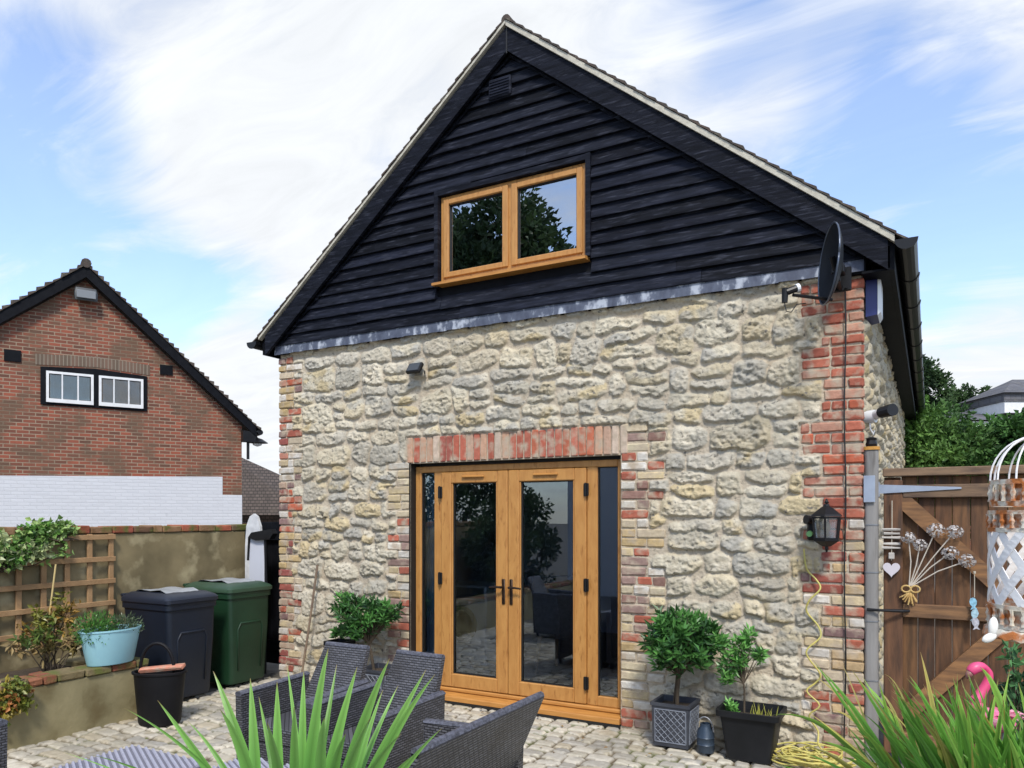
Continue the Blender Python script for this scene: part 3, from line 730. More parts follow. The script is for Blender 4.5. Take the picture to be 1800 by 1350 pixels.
for k in range(9): xx = -3.80+k*.028; b.tube([(xx, YW+.10+.012*(k % 2), 3.74), (xx, YW+.10+.012*(k % 2), 4.5)], .016, 6)
b.build('curtain', mat('curtain_cloth', (.42, .52, .44), .9), house)
b = MB()
for k in range(7): xx = -4.135+k*.030; b.tube([(xx, YD+.13+.010*(k % 2), .15), (xx, YD+.13+.010*(k % 2), 2.1)], .017, 6)
b.build('curtain', mat('blue_curtain', (.16, .23, .28), .9), house)
# ================================================================ LEFT: GARDEN WALL, RAISED BED, TRELLIS
rnd = random.Random(11)
m_render = mat('old_render', (.27, .215, .115), .92, (.15, .12, .062), 2.6, bump=.35, bscale=22, col3=(.40, .34, .20), thr=.60, scale3=4, bdist=.008)
m_render2 = mat('bed_render', (.32, .275, .15), .92, (.20, .17, .085), 3.0, bump=.35, bscale=26, col3=(.15, .115, .05), thr=.62, scale3=3.0, bdist=.008)
m_mossbrick = mat('mossy_brick', (1, 1, 1), .9, (.7, .68, .55), 12, bump=.6, bscale=60, attr=True, col3=(.12, .13, .03), thr=.56, scale3=8)
m_trel = mat('trellis_wood', (.42, .26, .13), .85, (.32, .19, .09), 6, bump=.3, bscale=60)
GX = -6.75; BX = -5.76
t = empty('garden_wall', (GX-.1, 3, 0), 'stained ochre rendered garden wall with red brick coping behind the bins', 'garden wall')
b = MB(); b.box(GX-.22, GX, -1.5, 6.1, -.04, 1.50, .01); b.build('rendered_face', m_render, t)
b = MB(); y = -1.5
while y < 6.08:
    L_ = rnd.choice([.215, .215, .105]); b.col(brickcol([(.36, .10, .06), (.22, .12, .07), (.30, .17, .09), (.20, .14, .08), (.42, .12, .07)]))
    b.box(GX-.24, GX+.012+rnd.uniform(-.006, .006), y+.005, min(y+L_, 6.1)-.003, 1.503, 1.570+rnd.uniform(-.006, .006), .008, jit=.003, rnd=rnd); y += L_
b.build('coping', m_mossbrick, t)
t = empty('raised_bed', (BX, 2, 0), 'low rendered raised bed wall edged with mossy red bricks', 'raised bed')
b = MB(); b.box(BX-.2, BX, -1.5, 4.07, -.04, .405, .008); b.box(GX+.001, BX-.201, 3.87, 4.07, -.04, .405, .008); b.build('rendered_face', m_render2, t)
b = MB(); y = -1.5
while y < 4.06:
    L_ = rnd.choice([.215, .215, .105]); b.col(brickcol([(.26, .085, .05), (.17, .10, .055), (.30, .12, .065), (.18, .14, .07), (.36, .24, .15)]))
    b.box(BX-.21, BX+.012+rnd.uniform(-.008, .008), y+.005, min(y+L_, 4.075)-.003, .408, .470+rnd.uniform(-.006, .004), .010, jit=.004, rnd=rnd); y += L_
b.build('coping', m_mossbrick, t)
b = MB(); b.box(GX+.002, BX-.211, -1.49, 3.868, -.02, .36); b.build('soil', m_earth, t)
t = empty('trellis', (GX+.03, 4.4, .5), 'square lattice wooden trellis fixed on the rendered garden wall', 'trellis')
v = MB(); TY1 = 4.36; yk = TY1; k = 0; m_tr = m_trel
while yk > 2.2:
    MB().box(GX+.022, GX+.042, yk-.023, yk+.023, .52, 1.50, .003).build('upright', m_tr, t); yk -= .205
for k in range(5):
    zk = 1.47-k*.205; MB().box(GX+.0425, GX+.062, 2.2, TY1+.03, zk-.023, zk+.023, .003).build('rail', m_tr, t)

# black side gate between the wall and the house
t = empty('side_gate', (-6.3, 6.0, 0), 'narrow black timber side gate beside the stone house corner', 'gate')
b = MB(); x = GX+.005
while x < XL-.02:
    b.box(x, min(x+.095, XL-.004), 6.0, 6.022, .04, 1.60, .004); x += .097
b.build('boards', m_black, t); MB().box(GX+.01, XL-.01, 5.955, 5.999, 1.40, 1.50, .004).build('rail', m_black, t); MB().box(GX+.01, XL-.01, 5.955, 5.999, .2, .3, .004).build('rail', m_black, t)

# ================================================================ BRICK COTTAGE BEHIND THE WALL
r0 = rayv(425, 900); D0 = 18.0; P0 = Vector((r0[0]*D0, r0[1]*D0, 0)); fd = Vector((.460, .886, 0)).normalized(); fn = Vector((fd.y, -fd.x, 0))
def fac(px, py):
    r = rayv(px, py); # P0 - a fd = k r
    det = r[0]*(fd.y)-r[1]*(fd.x); k = (P0.x*fd.y-P0.y*fd.x)/det; a = (P0.x-k*r[0])/fd.x
    return a, CZ+r[2]*k
cot = empty('brick_cottage', P0, 'red brick cottage gable with a white painted lower wall beyond the garden wall', 'house')
cot.rotation_euler = (0, 0, math.atan2(fd.y, fd.x)-0)
cot['orig'] = [0, 0, 0]       # its parts are built in the cottage's own axes: x to the right, y away, z up
apa, apz = fac(150, 472)
ax_ = -apa
m_cb = brickmat('cottage_brick', (.30, .080, .044), (.12, .050, .032), (.30, .23, .16), ms=.010, stain=(.12, .08, .05), thr=.53, nscale=1.6, soft=.06)
m_wp = brickmat('white_painted_brick', (.62, .63, .66), (.58, .59, .62), (.57, .58, .61), stain=(.46, .47, .49), bump=.45, nscale=5, soft=.05, thr=.7)
m_dkb = brickmat('header_brick', (.12, .085, .06), (.17, .10, .07), (.24, .2, .15), bw=.07, rh=.3, thr=.7)
bt_l = fac(0, 836)[1]; bt_r = fac(390, 838)[1]
xe_r = 0.0; xcut = -fac(391, 838)[0]
za_ = apz-.30; er_a, er_z = fac(424, 735)
slr = (apz-.05-er_z)/(apa-er_a); XLc = ax_-4.6; zl = lambda x: apz-abs(x-ax_)*(slr if x > ax_ else .80)
GZc = -2
b = MB(); b.ext_xz([(XLc, GZc), (0, GZc), (0, zl(0)-.22), (ax_, apz-.25), (XLc, zl(XLc)-.22)], 0, .3); b.ext_xz([(-.3, GZc), (0, GZc), (0, zl(0)-.3), (-.3, zl(0)-.3)], .301, 9); b.build('wall', m_cb, cot)
a0 = -fac(0, 836)[0]
b = MB(); b.ext_xz([(XLc, GZc), (xcut, GZc), (xcut, bt_r), (a0, bt_l), (XLc, bt_l-.02)], -.014, -.002); zc = fac(400, 870)[1]; b.ext_xz([(xcut+.001, GZc), (0.004, GZc), (0.004, zc), (xcut+.001, zc)], -.012, -.002)
b.build('painted_wall', m_wp, cot)
for sg in (1, -1):
    xe = .28 if sg > 0 else XLc-.3
    b = MB(); b.ext_xz([(ax_+sg*.001, apz+.0), (xe, zl(xe)), (xe, zl(xe)-.22), (ax_+sg*.001, apz-.24)], -.22, -.17); b.build('bargeboard', m_black, cot)
    b = MB(); b.ext_xz([(ax_+sg*.001, apz+.002), (xe, zl(xe)+.002), (xe, zl(xe)-.03), (ax_+sg*.001, apz-.03)], -.169, 0); b.build('soffit', m_black, cot)
    b = MB(); n = 34
    for i in range(n):
        xa = ax_+(xe+.1*sg-ax_)*i/n; xb = ax_+(xe+.1*sg-ax_)*(i+1.1)/n; j = rnd.uniform(-.03, .03)
        b.ext_xz([(xa, zl(xa)+.03), (xb, zl(xb)+.10+j), (xb, zl(xb)+.02), (xa, zl(xa)+.012)], -.25+rnd.uniform(-.02, .02), 9)
    b.build('roof', m_tile, cot)
MB().tube([(ax_, -.26, apz+.05), (ax_, 9, apz+.05)], .10, 10).build('ridge', m_tile, cot)
b = MB(); b.box(-.02, .29, -.20, .0, zl(.28)-.36, zl(.28)-.10); b.build('eaves_box', m_plblack, cot)
b = MB(); b.tube([(.38, -.22, zl(.38)-.03), (.38, 9, zl(.38)-.03)], .065, 10); b.build('gutter', m_plblack, cot)
b = MB(); b.tube([(.12, -.1, zl(.3)-.35), (.12, -.1, zl(.3)-.75)], .035, 8); b.build('downpipe', m_plblack, cot)
# cottage window
wa = [fac(72, 643), fac(259, 660), fac(259, 722), fac(70, 712)]
x0, x1 = -wa[0][0], -wa[1][0]; z1 = wa[0][1]-.02; z0 = wa[3][1]+.02
m_white = mat('white_paint', (.78, .78, .78), .45, (.70, .70, .70), 9)
m_cglass = glassmat('cottage_glass', (.85, .86, .85), .03)
b = MB(); b.ext_xz([(x0-.01, z0+.0), (x1-.01, z0+.0), (x1-.01, z1+.0), ((x0+x1)/2, z1+.06), (x0-.01, z1+.0)], -.035, -.003)
wn = b.build('window', m_black, cot)
b = MB(); b.ext_xz([(x0-.1, z1+.035), ((x0+x1)/2, z1+.10), (x1+.05, z1+.03), (x1+.05, z1+.26), ((x0+x1)/2, z1+.33), (x0-.1, z1+.26)], -.010, -.001); b.build('window_arch', m_dkb, cot)
wm_ = (x0+x1)/2
for (xa, xb, zs, cm) in ((x0+.09, wm_-.05, 0, (.42, .44, .40)), (wm_+.05, x1-.09, -.0, (.48, .34, .24))):
    f_ = MB(); za, zb = z0+.05, z1-.08
    f_.box(xa, xa+.05, -.075, -.036, za, zb); f_.box(xb-.05, xb, -.075, -.036, za, zb); f_.box(xa+.049, xb-.049, -.073, -.036, za, za+.08); f_.box(xa+.049, xb-.049, -.073, -.036, zb-.05, zb)
    for k in (1, 2): xx = xa+(xb-xa)*k/3; f_.box(xx-.013, xx+.013, -.068, -.036, za+.079, zb-.049)
    f_.build('casement', m_white, wn)
    pc = MB(); n = 14; pts = []
    for k in range(n+1): pts.append((xa+.07+(xb-xa-.14)*k/n, -.046+.005*math.sin(k*2.1)))
    pc.add([(x, y, zz) for zz in (za+.09, zb-.07) for x, y in pts], [(k, k+1, n+2+k, n+1+k) for k in range(n)])
    pc.build('blind', mat('blind_%d' % int(cm[0]*100), cm, .9), wn)
    MB().box(xa+.07, xb-.07, -.058, -.054, za+.09, zb-.07).build('glass', m_cglass, wn)
for (a, c, d_, e) in ((7, 37, 614, 637), (281, 303, 641, 660)):
    p = fac(a, d_); q_ = fac(c, e); MB().box(-p[0], -q_[0], -.03, -.001, q_[1], p[1]).build('vent', m_black, cot)
# flood light in the cottage gable
p = fac(150, 520)
def cpt(x, y, z): return P0+fd*x-fn*y+Vector((0, 0, z))
c_ = cpt(-p[0], -.22, p[1]); fl = empty('flood_light', c_, 'grey floodlight under the apex of the brick cottage gable', 'light')
fl.rotation_euler = cot.rotation_euler; fl['orig'] = [0, 0, 0]
b = MB(); b.loft([rrect(0, 0, .42, .02, -.15, .008), rrect(0, .05, .44, .16, .0, .03), rrect(0, .10, .40, .14, .12, .03)]); b.build('housing', mat('grey_metal', (.05, .055, .06), .5), fl, smooth=True, sharp=35)
MB().box(-.18, .18, -.065, -.03, -.12, .05, .01).build('lens', mat('lens_grey', (.20, .21, .22), .2), fl); MB().box(-.04, .04, .16, .22, -.05, .02).build('bracket', m_black, fl)
# bulkhead lamp on the eave side
c_ = cpt(.35, -.05, fac(440, 778)[1]); fl = empty('security_lamp', c_, 'black shaded lamp under the right eave of the brick cottage', 'light'); fl.rotation_euler = cot.rotation_euler; fl['orig'] = [0, 0, 0]
MB().lathe([(.02, .12), (.12, .09), (.26, .0), (.24, -.01)], n=16, sy=.7).build('shade', m_plblack, fl, smooth=True, sharp=40); MB().lathe([(.12, -.012), (.10, -.06), (.02, -.09)], n=14, sy=.7).build('lens', m_white, fl, smooth=True)
MB().tube([(0, 0, .12), (-.10, 0, .22), (-.33, 0, .22)], .02, 6).build('bracket', m_black, fl)
# dark tiled roof farther off
q0 = at(418, 800, 30); q1 = at(520, 846, 30)
tb = empty('tiled_outbuilding', ((q0.x+q1.x)/2, (q0.y+q1.y)/2, 0), 'dark tiled roof seen in the gap between cottage and barn', 'outbuilding')
m_far = brickmat('far_tiles', (.075, .058, .050), (.115, .088, .075), (.03, .025, .02), bw=.22, rh=.12, ms=.02, thr=.7)
for sx in (-3, 0):
    pass
b = MB(); A_ = at(380, 784, 30); B_ = at(540, 856, 30); C_ = at(540, 905, 28.5); D_ = at(380, 905, 28.5)
b.add([A_, B_, C_, D_, A_+Vector((0, .3, -.2)), B_+Vector((0, .3, -.2)), C_+Vector((0, .4, -.3)), D_+Vector((0, .4, -.3))], [(0, 1, 2, 3), (7, 6, 5, 4), (0, 4, 5, 1), (1, 5, 6, 2), (2, 6, 7, 3), (3, 7, 4, 0)]); b.build('roof', m_far, tb)
b = MB(); W0 = D_+Vector((0, .45, -.31)); W1 = C_+Vector((0, .45, -.31)); b.add([W0, W1, (W1.x, W1.y, -1), (W0.x, W0.y, -1), W0+Vector((-.5, 1, 0)), W1+Vector((-.5, 1, 0)), (W1.x-.5, W1.y+1, -1), (W0.x-.5, W0.y+1, -1)], [(0, 1, 2, 3), (7, 6, 5, 4), (0, 4, 5, 1), (1, 5, 6, 2), (2, 6, 7, 3), (3, 7, 4, 0)]); b.build('wall', m_cb, tb)

# ================================================================ RIGHT BACKGROUND
rsn = np.random.RandomState(4)
m_leaf = leafmat('tree_leaves', (1, 1, 1), .6, .2)
m_bark = mat('bark', (.10, .075, .05), .95, (.06, .045, .03), 8, bump=.8, bscale=25)
def crown(lobes, n, size, pal, seed, shell=.55):
    rs = np.random.RandomState(seed); vol = np.array([l[3]**2 for l in lobes]); vol = vol/vol.sum(); Ps = []; Ds = []; Cs = []
    pal = np.array(pal)
    for l, f in zip(lobes, vol):
        c = np.array(l[:3]); r = l[3]; m = int(n*f)
        # sub clusters make the clumped outline
        k = max(6, int(m/90)); dirs = rs.normal(size=(k, 3)); dirs /= np.linalg.norm(dirs, axis=1, keepdims=True)
        cc = c+dirs*r*rs.uniform(.45, 1.0, (k, 1)); which = rs.randint(0, k, m)
        off = rs.normal(size=(m, 3)); off /= np.linalg.norm(off, axis=1, keepdims=True); rr_ = r*.30*rs.uniform(.2, 1, (m, 1))**.6
        P = cc[which]+off*rr_; D = off*.7+(P-c)/r*.6+rs.normal(size=(m, 3))*.5+np.array([0, 0, -.15])
        tone = pal[rs.randint(0, len(pal), k)][which]*rs.uniform(.75, 1.25, (m, 1))
        Ps.append(P); Ds.append(D); Cs.append(tone)
    P = np.concatenate(Ps); D = np.concatenate(Ds); C = np.concatenate(Cs); s = rs.uniform(.6, 1.3, len(P))*size
    mb = MB(); leaf_batch(mb, P, D, s, s*.6, C, rs=rs); return mb
def tree(name, base, lobes, n, size, pal, seed, label, group=None, trunk_r=.15, cat='tree'):
    t = empty(name, base, label, cat, group)
    crown(lobes, n, size, pal, seed).build('crown', m_leaf, t)
    b = MB(); top = Vector((sum(l[0] for l in lobes)/len(lobes), sum(l[1] for l in lobes)/len(lobes), sum(l[2] for l in lobes)/len(lobes))); B = Vector(base)
    b.tube([B, B.lerp(top, .4)+Vector((.05, .03, 0)), B.lerp(top, .8), top], [trunk_r, trunk_r*.75, trunk_r*.5, trunk_r*.2], 8)
    rr = random.Random(seed)
    for l in lobes:
        s0 = B.lerp(top, rr.uniform(.35, .8)); e = Vector(l[:3]); b.tube([s0, s0.lerp(e, .5)+Vector((0, 0, .1*l[3])), e], [trunk_r*.4, trunk_r*.25, trunk_r*.06], 6)
    b.build('trunk', m_bark, t, smooth=True); return t
G1 = [(.10, .20, .045), (.13, .26, .055), (.07, .15, .035), (.16, .30, .07), (.05, .11, .03)]
G2 = [(.045, .085, .03), (.06, .11, .035), (.03, .06, .025)]
def lob(px, py, d, r): p = at(px, py, d); return (p.x, p.y, p.z, r)
p = at(1650, 900, 13)
tree('hedge_bush', (p.x, p.y, 0), [lob(1625, 770, 13, .75), lob(1660, 745, 13, .45), lob(1700, 790, 13, .70), lob(1600, 800, 13.5, .8), lob(1650, 830, 12.6, .9), lob(1610, 740, 13.2, .40), lob(1690, 850, 12.8, .8)], 13000, .10, G1, 3, 'bright green bush rising behind the wooden gate beside the barn', 'bushes behind the gate', .08, 'bush')
p = at(1770, 900, 12)
tree('hedge_bush', (p.x, p.y, 0), [lob(1765, 800, 12.2, .55), lob(1800, 790, 12, .60), lob(1745, 850, 12, .7), lob(1850, 800, 12, .8), lob(1800, 860, 12, .8), lob(1785, 752, 12.2, .25)], 10000, .10, [(.07, .17, .04), (.05, .12, .03), (.10, .22, .05)], 5, 'darker green bush behind the gate below the distant slate roof', 'bushes behind the gate', .08, 'bush')
p = at(1625, 900, 34)
tree('dark_tree', (p.x, p.y, 0), [lob(1620, 665, 34, 1.0), lob(1635, 690, 34, .9), lob(1610, 700, 34, 1.4), lob(1612, 645, 34, .7), lob(1650, 700, 34, .45), lob(1590, 690, 35, 1.5)], 9000, .18, G2, 7, 'tall dark evergreen tree just right of the barn gutter', None, .25)
p = at(1700, 900, 38)
tree('dark_tree', (p.x, p.y, 0), [lob(1680, 712, 38, .8), lob(1705, 705, 38, .75), lob(1730, 705, 38, .6), lob(1660, 725, 38, .8), lob(1750, 715, 38, .5), lob(1700, 740, 38, 1.2)], 8000, .18, G2, 8, 'low line of dark trees left of the distant slate roof', None, .25)
# distant house
m_slate = brickmat('slate', (.13, .13, .145), (.09, .09, .10), (.06, .06, .065), bw=.3, rh=.2, ms=.01, thr=.62, stain=(.16, .15, .13))
p0 = at(1697, 735, 30)
dh = empty('distant_house', (p0.x+2, p0.y+1, 0), 'low brick house with grey slate roof and white fascia in the distance', 'house')
wd = Vector((CC, SS, 0)); fw = Vector((-SS, CC, 0))
def HP(a, d, z): q_ = p0+wd*a+fw*d; return Vector((q_.x, q_.y, z))
def hbox(mb, a0, a1, d0, d1, z0, z1): mb.add([HP(a, d, z) for a in (a0, a1) for d in (d0, d1) for z in (z0, z1)], [(0, 1, 3, 2), (4, 6, 7, 5), (0, 4, 5, 1), (2, 3, 7, 6), (0, 2, 6, 4), (1, 5, 7, 3)])
ze = p0.z
b = MB(); hbox(b, .1, 9, 0, 5, 0, ze-.38); b.build('wall', m_cb, dh)
b = MB(); hbox(b, 0, 9.2, -.15, 0, ze-.38, ze-.15); b.build('fascia', m_white, dh)
b = MB(); b.add([HP(-.1, -.3, ze-.1), HP(9.4, -.3, ze-.1), HP(9.4, 3, ze+.65), HP(.9, 3, ze+.65), HP(-.1, 6, ze-.1), HP(9.4, 6, ze-.1)], [(0, 1, 2, 3), (3, 2, 5, 4), (0, 3, 4), (1, 5, 2), (0, 4, 5, 1)]); b.build('roof', m_slate, dh)
a0 = 1.76
b = MB(); hbox(b, 1.95, 4, .6, 3.5, ze+.3, ze+.75); dm = b.build('dormer', m_white, dh)
b = MB(); hbox(b, 1.90, 4, .55, 3.5, ze+.76, ze+1.15); b.build('dormer_cladding', m_slate, dm)
b = MB(); b.add([HP(1.8, .4, ze+1.1), HP(4.6, .4, ze+1.1), HP(4.6, 2, ze+1.9), HP(3.2, 2, ze+1.9), HP(1.8, 3.6, ze+1.1), HP(4.6, 3.6, ze+1.1)], [(0, 1, 2, 3), (3, 2, 5, 4), (0, 3, 4), (1, 5, 2), (0, 4, 5, 1)]); b.build('dormer_roof', m_slate, dm)

# ================================================================ BEHIND THE CAMERA (seen in the glass)
tree('reflected_tree', (-12.0, -9.5, 0), [(-12.0, -9.5, 10.4, 2.0), (-11.6, -9.0, 9.6, 2.0), (-12.9, -9.6, 8.6, 2.2), (-13.3, -9.2, 9.4, 1.7), (-11.0, -9.8, 9.0, 1.9), (-12.3, -8.6, 8.0, 2.2), (-10.4, -9.4, 7.3, 1.8), (-14.2, -9.6, 7.6, 1.9), (-12.2, -9.7, 6.2, 2.2)], 26000, .24, [(.04, .075, .03), (.06, .10, .035), (.03, .055, .025)], 12, 'tall leafy tree reflected in the upstairs window', None, .28)
tree('reflected_tree', (-8.6, -9.0, 0), [(-8.6, -9.0, 6.9, .9), (-8.0, -9.2, 6.2, 1.2), (-9.2, -9.0, 5.8, 1.3), (-8.5, -8.6, 4.8, 1.4)], 7000, .18, G2, 13, 'smaller bushy tree reflected low in the upstairs window', None, .2)
t = empty('yard_wall', (-3.6, -3.5, 0), 'white painted yard wall reflected in the right hand french door', 'wall')
MB().box(-6.9, .8, -3.7, -3.5, -.04, 3.0, .01).build('painted_face', mat('white_wall', (.62, .66, .74), .8, (.56, .60, .68), 3, bump=.3, bscale=20), t); MB().box(-6.95, .85, -3.74, -3.46, 3.002, 3.07, .01).build('coping', m_lead, t)
tree('wall_shrub', (-6.3, .2, .3), [(-6.3, .2, 1.3, .6), (-6.3, -.7, 1.2, .65), (-6.35, 1.0, 1.2, .5), (-6.3, -.2, 1.9, .55), (-6.3, .6, .7, .5), (-6.3, -1.1, .7, .5)], 7000, .08, G2, 15, 'dark shrub added on the raised bed to darken the reflection in the left door', None, .05, 'shrub')  # out of view, added so the left door glass reflects something dark
tree('reflected_shrub', (-9.3, -3.0, 0), [(-9.3, -3.0, 1.6, 1.2), (-8.3, -3.2, 1.0, .9), (-10.5, -2.6, 1.9, 1.3), (-8.8, -3.0, 2.6, .9)], 6000, .12, G2, 14, 'dark shrub reflected in the left french door', None, .1, 'shrub')
# ================================================================ THINGS FIXED TO THE BARN
rnd = random.Random(21)
m_cable = mat('black_rubber', (.008, .008, .008), .5)
m_yel = mat('yellow_flex', (.60, .50, .13), .5, (.50, .46, .14), 20)
m_grey = mat('grey_metal2', (.24, .25, .27), .45, metal=.4); m_wht = mat('white_plastic', (.74, .75, .76), .4)
# satellite dish
D0_ = Vector((-.570, 5.27, 3.295)); nrm = Vector((-.925, -.37, .08)).normalized()
t = empty('satellite_dish', (-.50, YW-.02, 3.2), 'black satellite dish on a bracket at the top right corner of the stone wall', 'satellite dish')
q_ = nrm.to_track_quat('Z', 'Y').to_matrix()
b = MB(); rings = []
for (r, z) in ((.001, -.060), (.10, -.052), (.18, -.028), (.235, .0), (.242, .006), (.242, -.006), (.18, -.036), (.10, -.060), (.001, -.068)):
    rings.append([D0_+q_ @ Vector((r*math.cos(2*PI*k/28)*.92, r*math.sin(2*PI*k/28)*1.06, z)) for k in range(28)])
b.loft(rings); b.build('dish', mat('dish_black', (.008, .010, .014), .5, (.014, .017, .023), 5, spec=.2), t, smooth=True, sharp=40)
b = MB(); rim = [D0_+q_ @ Vector((.243*math.cos(2*PI*k/28)*.92, .243*math.sin(2*PI*k/28)*1.06, .004)) for k in range(29)]; b.tube(rim, .006, 6); b.build('rim', mat('rim_grey', (.10, .12, .16), .3, metal=.5), t, smooth=True)
lnb = onY(1385, 519, 5.02); foot = onY(1462, 527, 5.27)
b = MB(); b.tube([foot, lnb+Vector((.03, .01, 0))], .011, 8); b.build('feed_arm', m_plblack, t)
b = MB(); b.tube([lnb+Vector((-.015, 0, .045)), lnb+Vector((-.02, 0, -.045))], [.022, .018], 10); b.tube([lnb+Vector((-.01, 0, .02)), lnb+Vector((.05, .03, .045))], .022, 10); b.build('receiver', m_plblack, t)
b = MB(); b.tube([lnb+Vector((.045, .027, .043)), lnb+Vector((.062, .037, .050))], .027, 12); b.build('receiver_cap', m_wht, t)
b = MB(); b.tube([lnb+Vector((-.02, 0, -.045)), lnb+Vector((-.01, 0, -.10)), lnb+Vector((.02, 0, -.11)), lnb+Vector((.05, .02, -.06)), foot+Vector((-.16, 0, 0))], .0035, 6); b.build('lead', m_cable, t)
b = MB(); b.box(-.60, -.46, YW-.10, YW-.07, 3.18, 3.34, .006); b.tube([(-.53, YW-.08, 3.20), (-.53, 5.40, 3.22), (-.56, 5.33, 3.36)], .018, 8); b.box(-.57, -.49, 5.36, 5.46, 3.26, 3.32, .006)
for (x, z) in ((-.58, 3.32), (-.5, 3.32), (-.58, 3.2), (-.49, 3.2)): b.tube([(x, YW-.115, z), (x, YW-.10, z)], .010, 8)
b.build('bracket', m_plblack, t, smooth=False)
# black cable down the quoin
b = MB(); xs = -.505; pts = []
for k in range(26): pts.append((xs+.005*math.sin(k*.7)+.000*k, YW-.031-(.01 if k > 22 else 0), 3.22-k*.126))
b.tube(pts, .0055, 6); tag(b.build('wall_cable', m_cable), 'long black cable running straight down the right brick quoin', 'cable')
# alarm box and camera on the side wall
t = empty('alarm_box', (XR, 5.80, 3.05), 'blue and white burglar alarm box on the side wall under the eaves', 'alarm box')
b = MB(); b.loft([[Vector((XR+.012, y, z)) for y, z in ((5.70, 3.03), (5.98, 3.03), (5.98, 3.34), (5.70, 3.34))], [Vector((XR+.085, y, z)) for y, z in ((5.71, 3.04), (5.97, 3.04), (5.97, 3.33), (5.71, 3.33))]]); b.build('housing', mat('alarm_blue', (.012, .022, .16), .4), t)
b = MB(); b.loft([[Vector((XR+.0855, y, z)) for y, z in ((5.705, 3.035), (5.975, 3.035), (5.975, 3.335), (5.705, 3.335))], [Vector((XR+.105, y, z)) for y, z in ((5.73, 3.06), (5.95, 3.06), (5.95, 3.31), (5.73, 3.31))]]); b.build('cover', m_wht, t)
b = MB(); b.box(XR+.013, XR+.084, 5.694, 5.699, 3.28, 3.325); b.build('panel', mat('alarm_pale', (.16, .18, .26), .4), t)
t = empty('security_camera', (XR, 5.75, 2.30), 'white bullet security camera with black hood on the side wall corner', 'camera')
MB().tube([(XR+.005, 5.76, 2.345), (XR+.07, 5.74, 2.35)], .045, 14).build('base', m_wht, t, smooth=True, sharp=40)
MB().tube([(XR+.06, 5.74, 2.35), (XR+.09, 5.70, 2.36), (XR+.15, 5.66, 2.375)], .032, 12).build('body', m_wht, t, smooth=True, sharp=40)
MB().loft([[Vector((XR+.11+.07*s_, 5.685-.02*s_, 2.365+.012*s_))+Vector((.1*math.cos(a)*.3, .38*.1*math.cos(a), .038*math.sin(a)))*(1+.1*s_) for a in [2*PI*k/12 for k in range(12)]] for s_ in (0, 1)]).build('hood', m_plblack, t)
b = MB(); b.tube([(XR+.035, 5.74, 2.31), (XR+.04, 5.73, 2.26), (XR+.06, 5.72, 2.225), (XR+.065, 5.72, 2.25)], .006, 6); b.build('lead', m_wht, t)
# little flood light above the doors
c_ = Vector((-4.07, YW-.09, 3.00)); t = empty('flood_light', c_, 'small black floodlight on the stones above the left of the french doors', 'light')
Rm = Matrix.Rotation(R(-35), 3, 'X'); b = MB(); b.box(-.075, .075, -.018, .018, -.055, .055, .006, M=Matrix.Translation(c_) @ Rm.to_4x4()); b.build('housing', m_plblack, t)
b = MB(); b.box(-.062, .062, -.022, -.0185, -.045, .045, 0, M=Matrix.Translation(c_) @ Rm.to_4x4()); b.build('lens', mat('lens_dark', (.05, .055, .06), .15), t)
b = MB(); b.tube([c_+Vector((-.06, 0, -.03)), c_+Vector((-.06, .07, -.02)), c_+Vector((.06, .07, -.02)), c_+Vector((.11, -.0, -.055))], .007, 6); b.box(c_.x-.03, c_.x+.03, YW-.035, YW-.02, c_.z-.04, c_.z+.03); b.build('bracket', m_plblack, t)
# wall lantern
lc = onY(1453, 925, YW-.17); t = empty('wall_lantern', (lc.x, YW-.17, lc.z-.16), 'black six sided wall lantern on the brick quoin, yellow flex below it', 'lantern')
def hexring(r, z, k0=.5): return [Vector((lc.x+r*math.cos(2*PI*(k+k0)/6), lc.y+r*math.sin(2*PI*(k+k0)/6), z)) for k in range(6)]
z0 = lc.z
b = MB(); b.loft([hexring(.110, z0+.065), hexring(.100, z0+.078), hexring(.040, z0+.125), hexring(.022, z0+.135), hexring(.018, z0+.15)]); b.build('roof', m_plblack, t)
MB().lathe([(.004, z0+.15), (.016, z0+.156), (.010, z0+.170), (.004, z0+.185)], (lc.x, lc.y, 0), 10).build('finial', m_plblack, t, smooth=True)
b = MB()
for k in range(6):
    a = 2*PI*(k+.5)/6; b.tube([(lc.x+.078*math.cos(a), lc.y+.078*math.sin(a), z0-.082), (lc.x+.092*math.cos(a), lc.y+.092*math.sin(a), z0+.064)], .007, 5)
b.loft([hexring(.100, z0+.052), hexring(.100, z0+.064)]); b.loft([hexring(.088, z0-.098), hexring(.090, z0-.078), hexring(.05, z0-.0779)])
b.loft([hexring(.03, z0-.135), hexring(.085, z0-.10)]); b.tube([(lc.x, lc.y, z0-.175), (lc.x, lc.y, z0-.15), (lc.x, lc.y, z0-.134)], [.004, .012, .010], 8); b.build('cage', m_plblack, t)
b = MB(); b.loft([hexring(.072, z0-.077), hexring(.085, z0+.052)], False, False); b.build('glass', glassmat('lamp_glass', (.75, .76, .75), .25, .25), t)
MB().lathe([(.012, z0-.075), (.014, z0-.04), (.026, z0-.01), (.022, z0+.02), (.004, z0+.035)], (lc.x, lc.y, 0), 12).build('bulb', mat('bulb', (.85, .70, .50), .3), t, smooth=True)
b = MB(); b.tube([(lc.x-.05, YW-.02, z0-.02), (lc.x-.05, YW-.10, z0+.03), (lc.x-.03, YW-.15, z0+.06)], .013, 8); b.box(lc.x-.14, lc.x-.075, YW-.05, YW-.015, z0-.10, z0+.05, .012); b.tube([(lc.x-.14, YW-.10, z0+.045), (lc.x-.10, YW-.06, z0+.04)], [.032, .028], 14); b.build('mount', m_plblack, t)
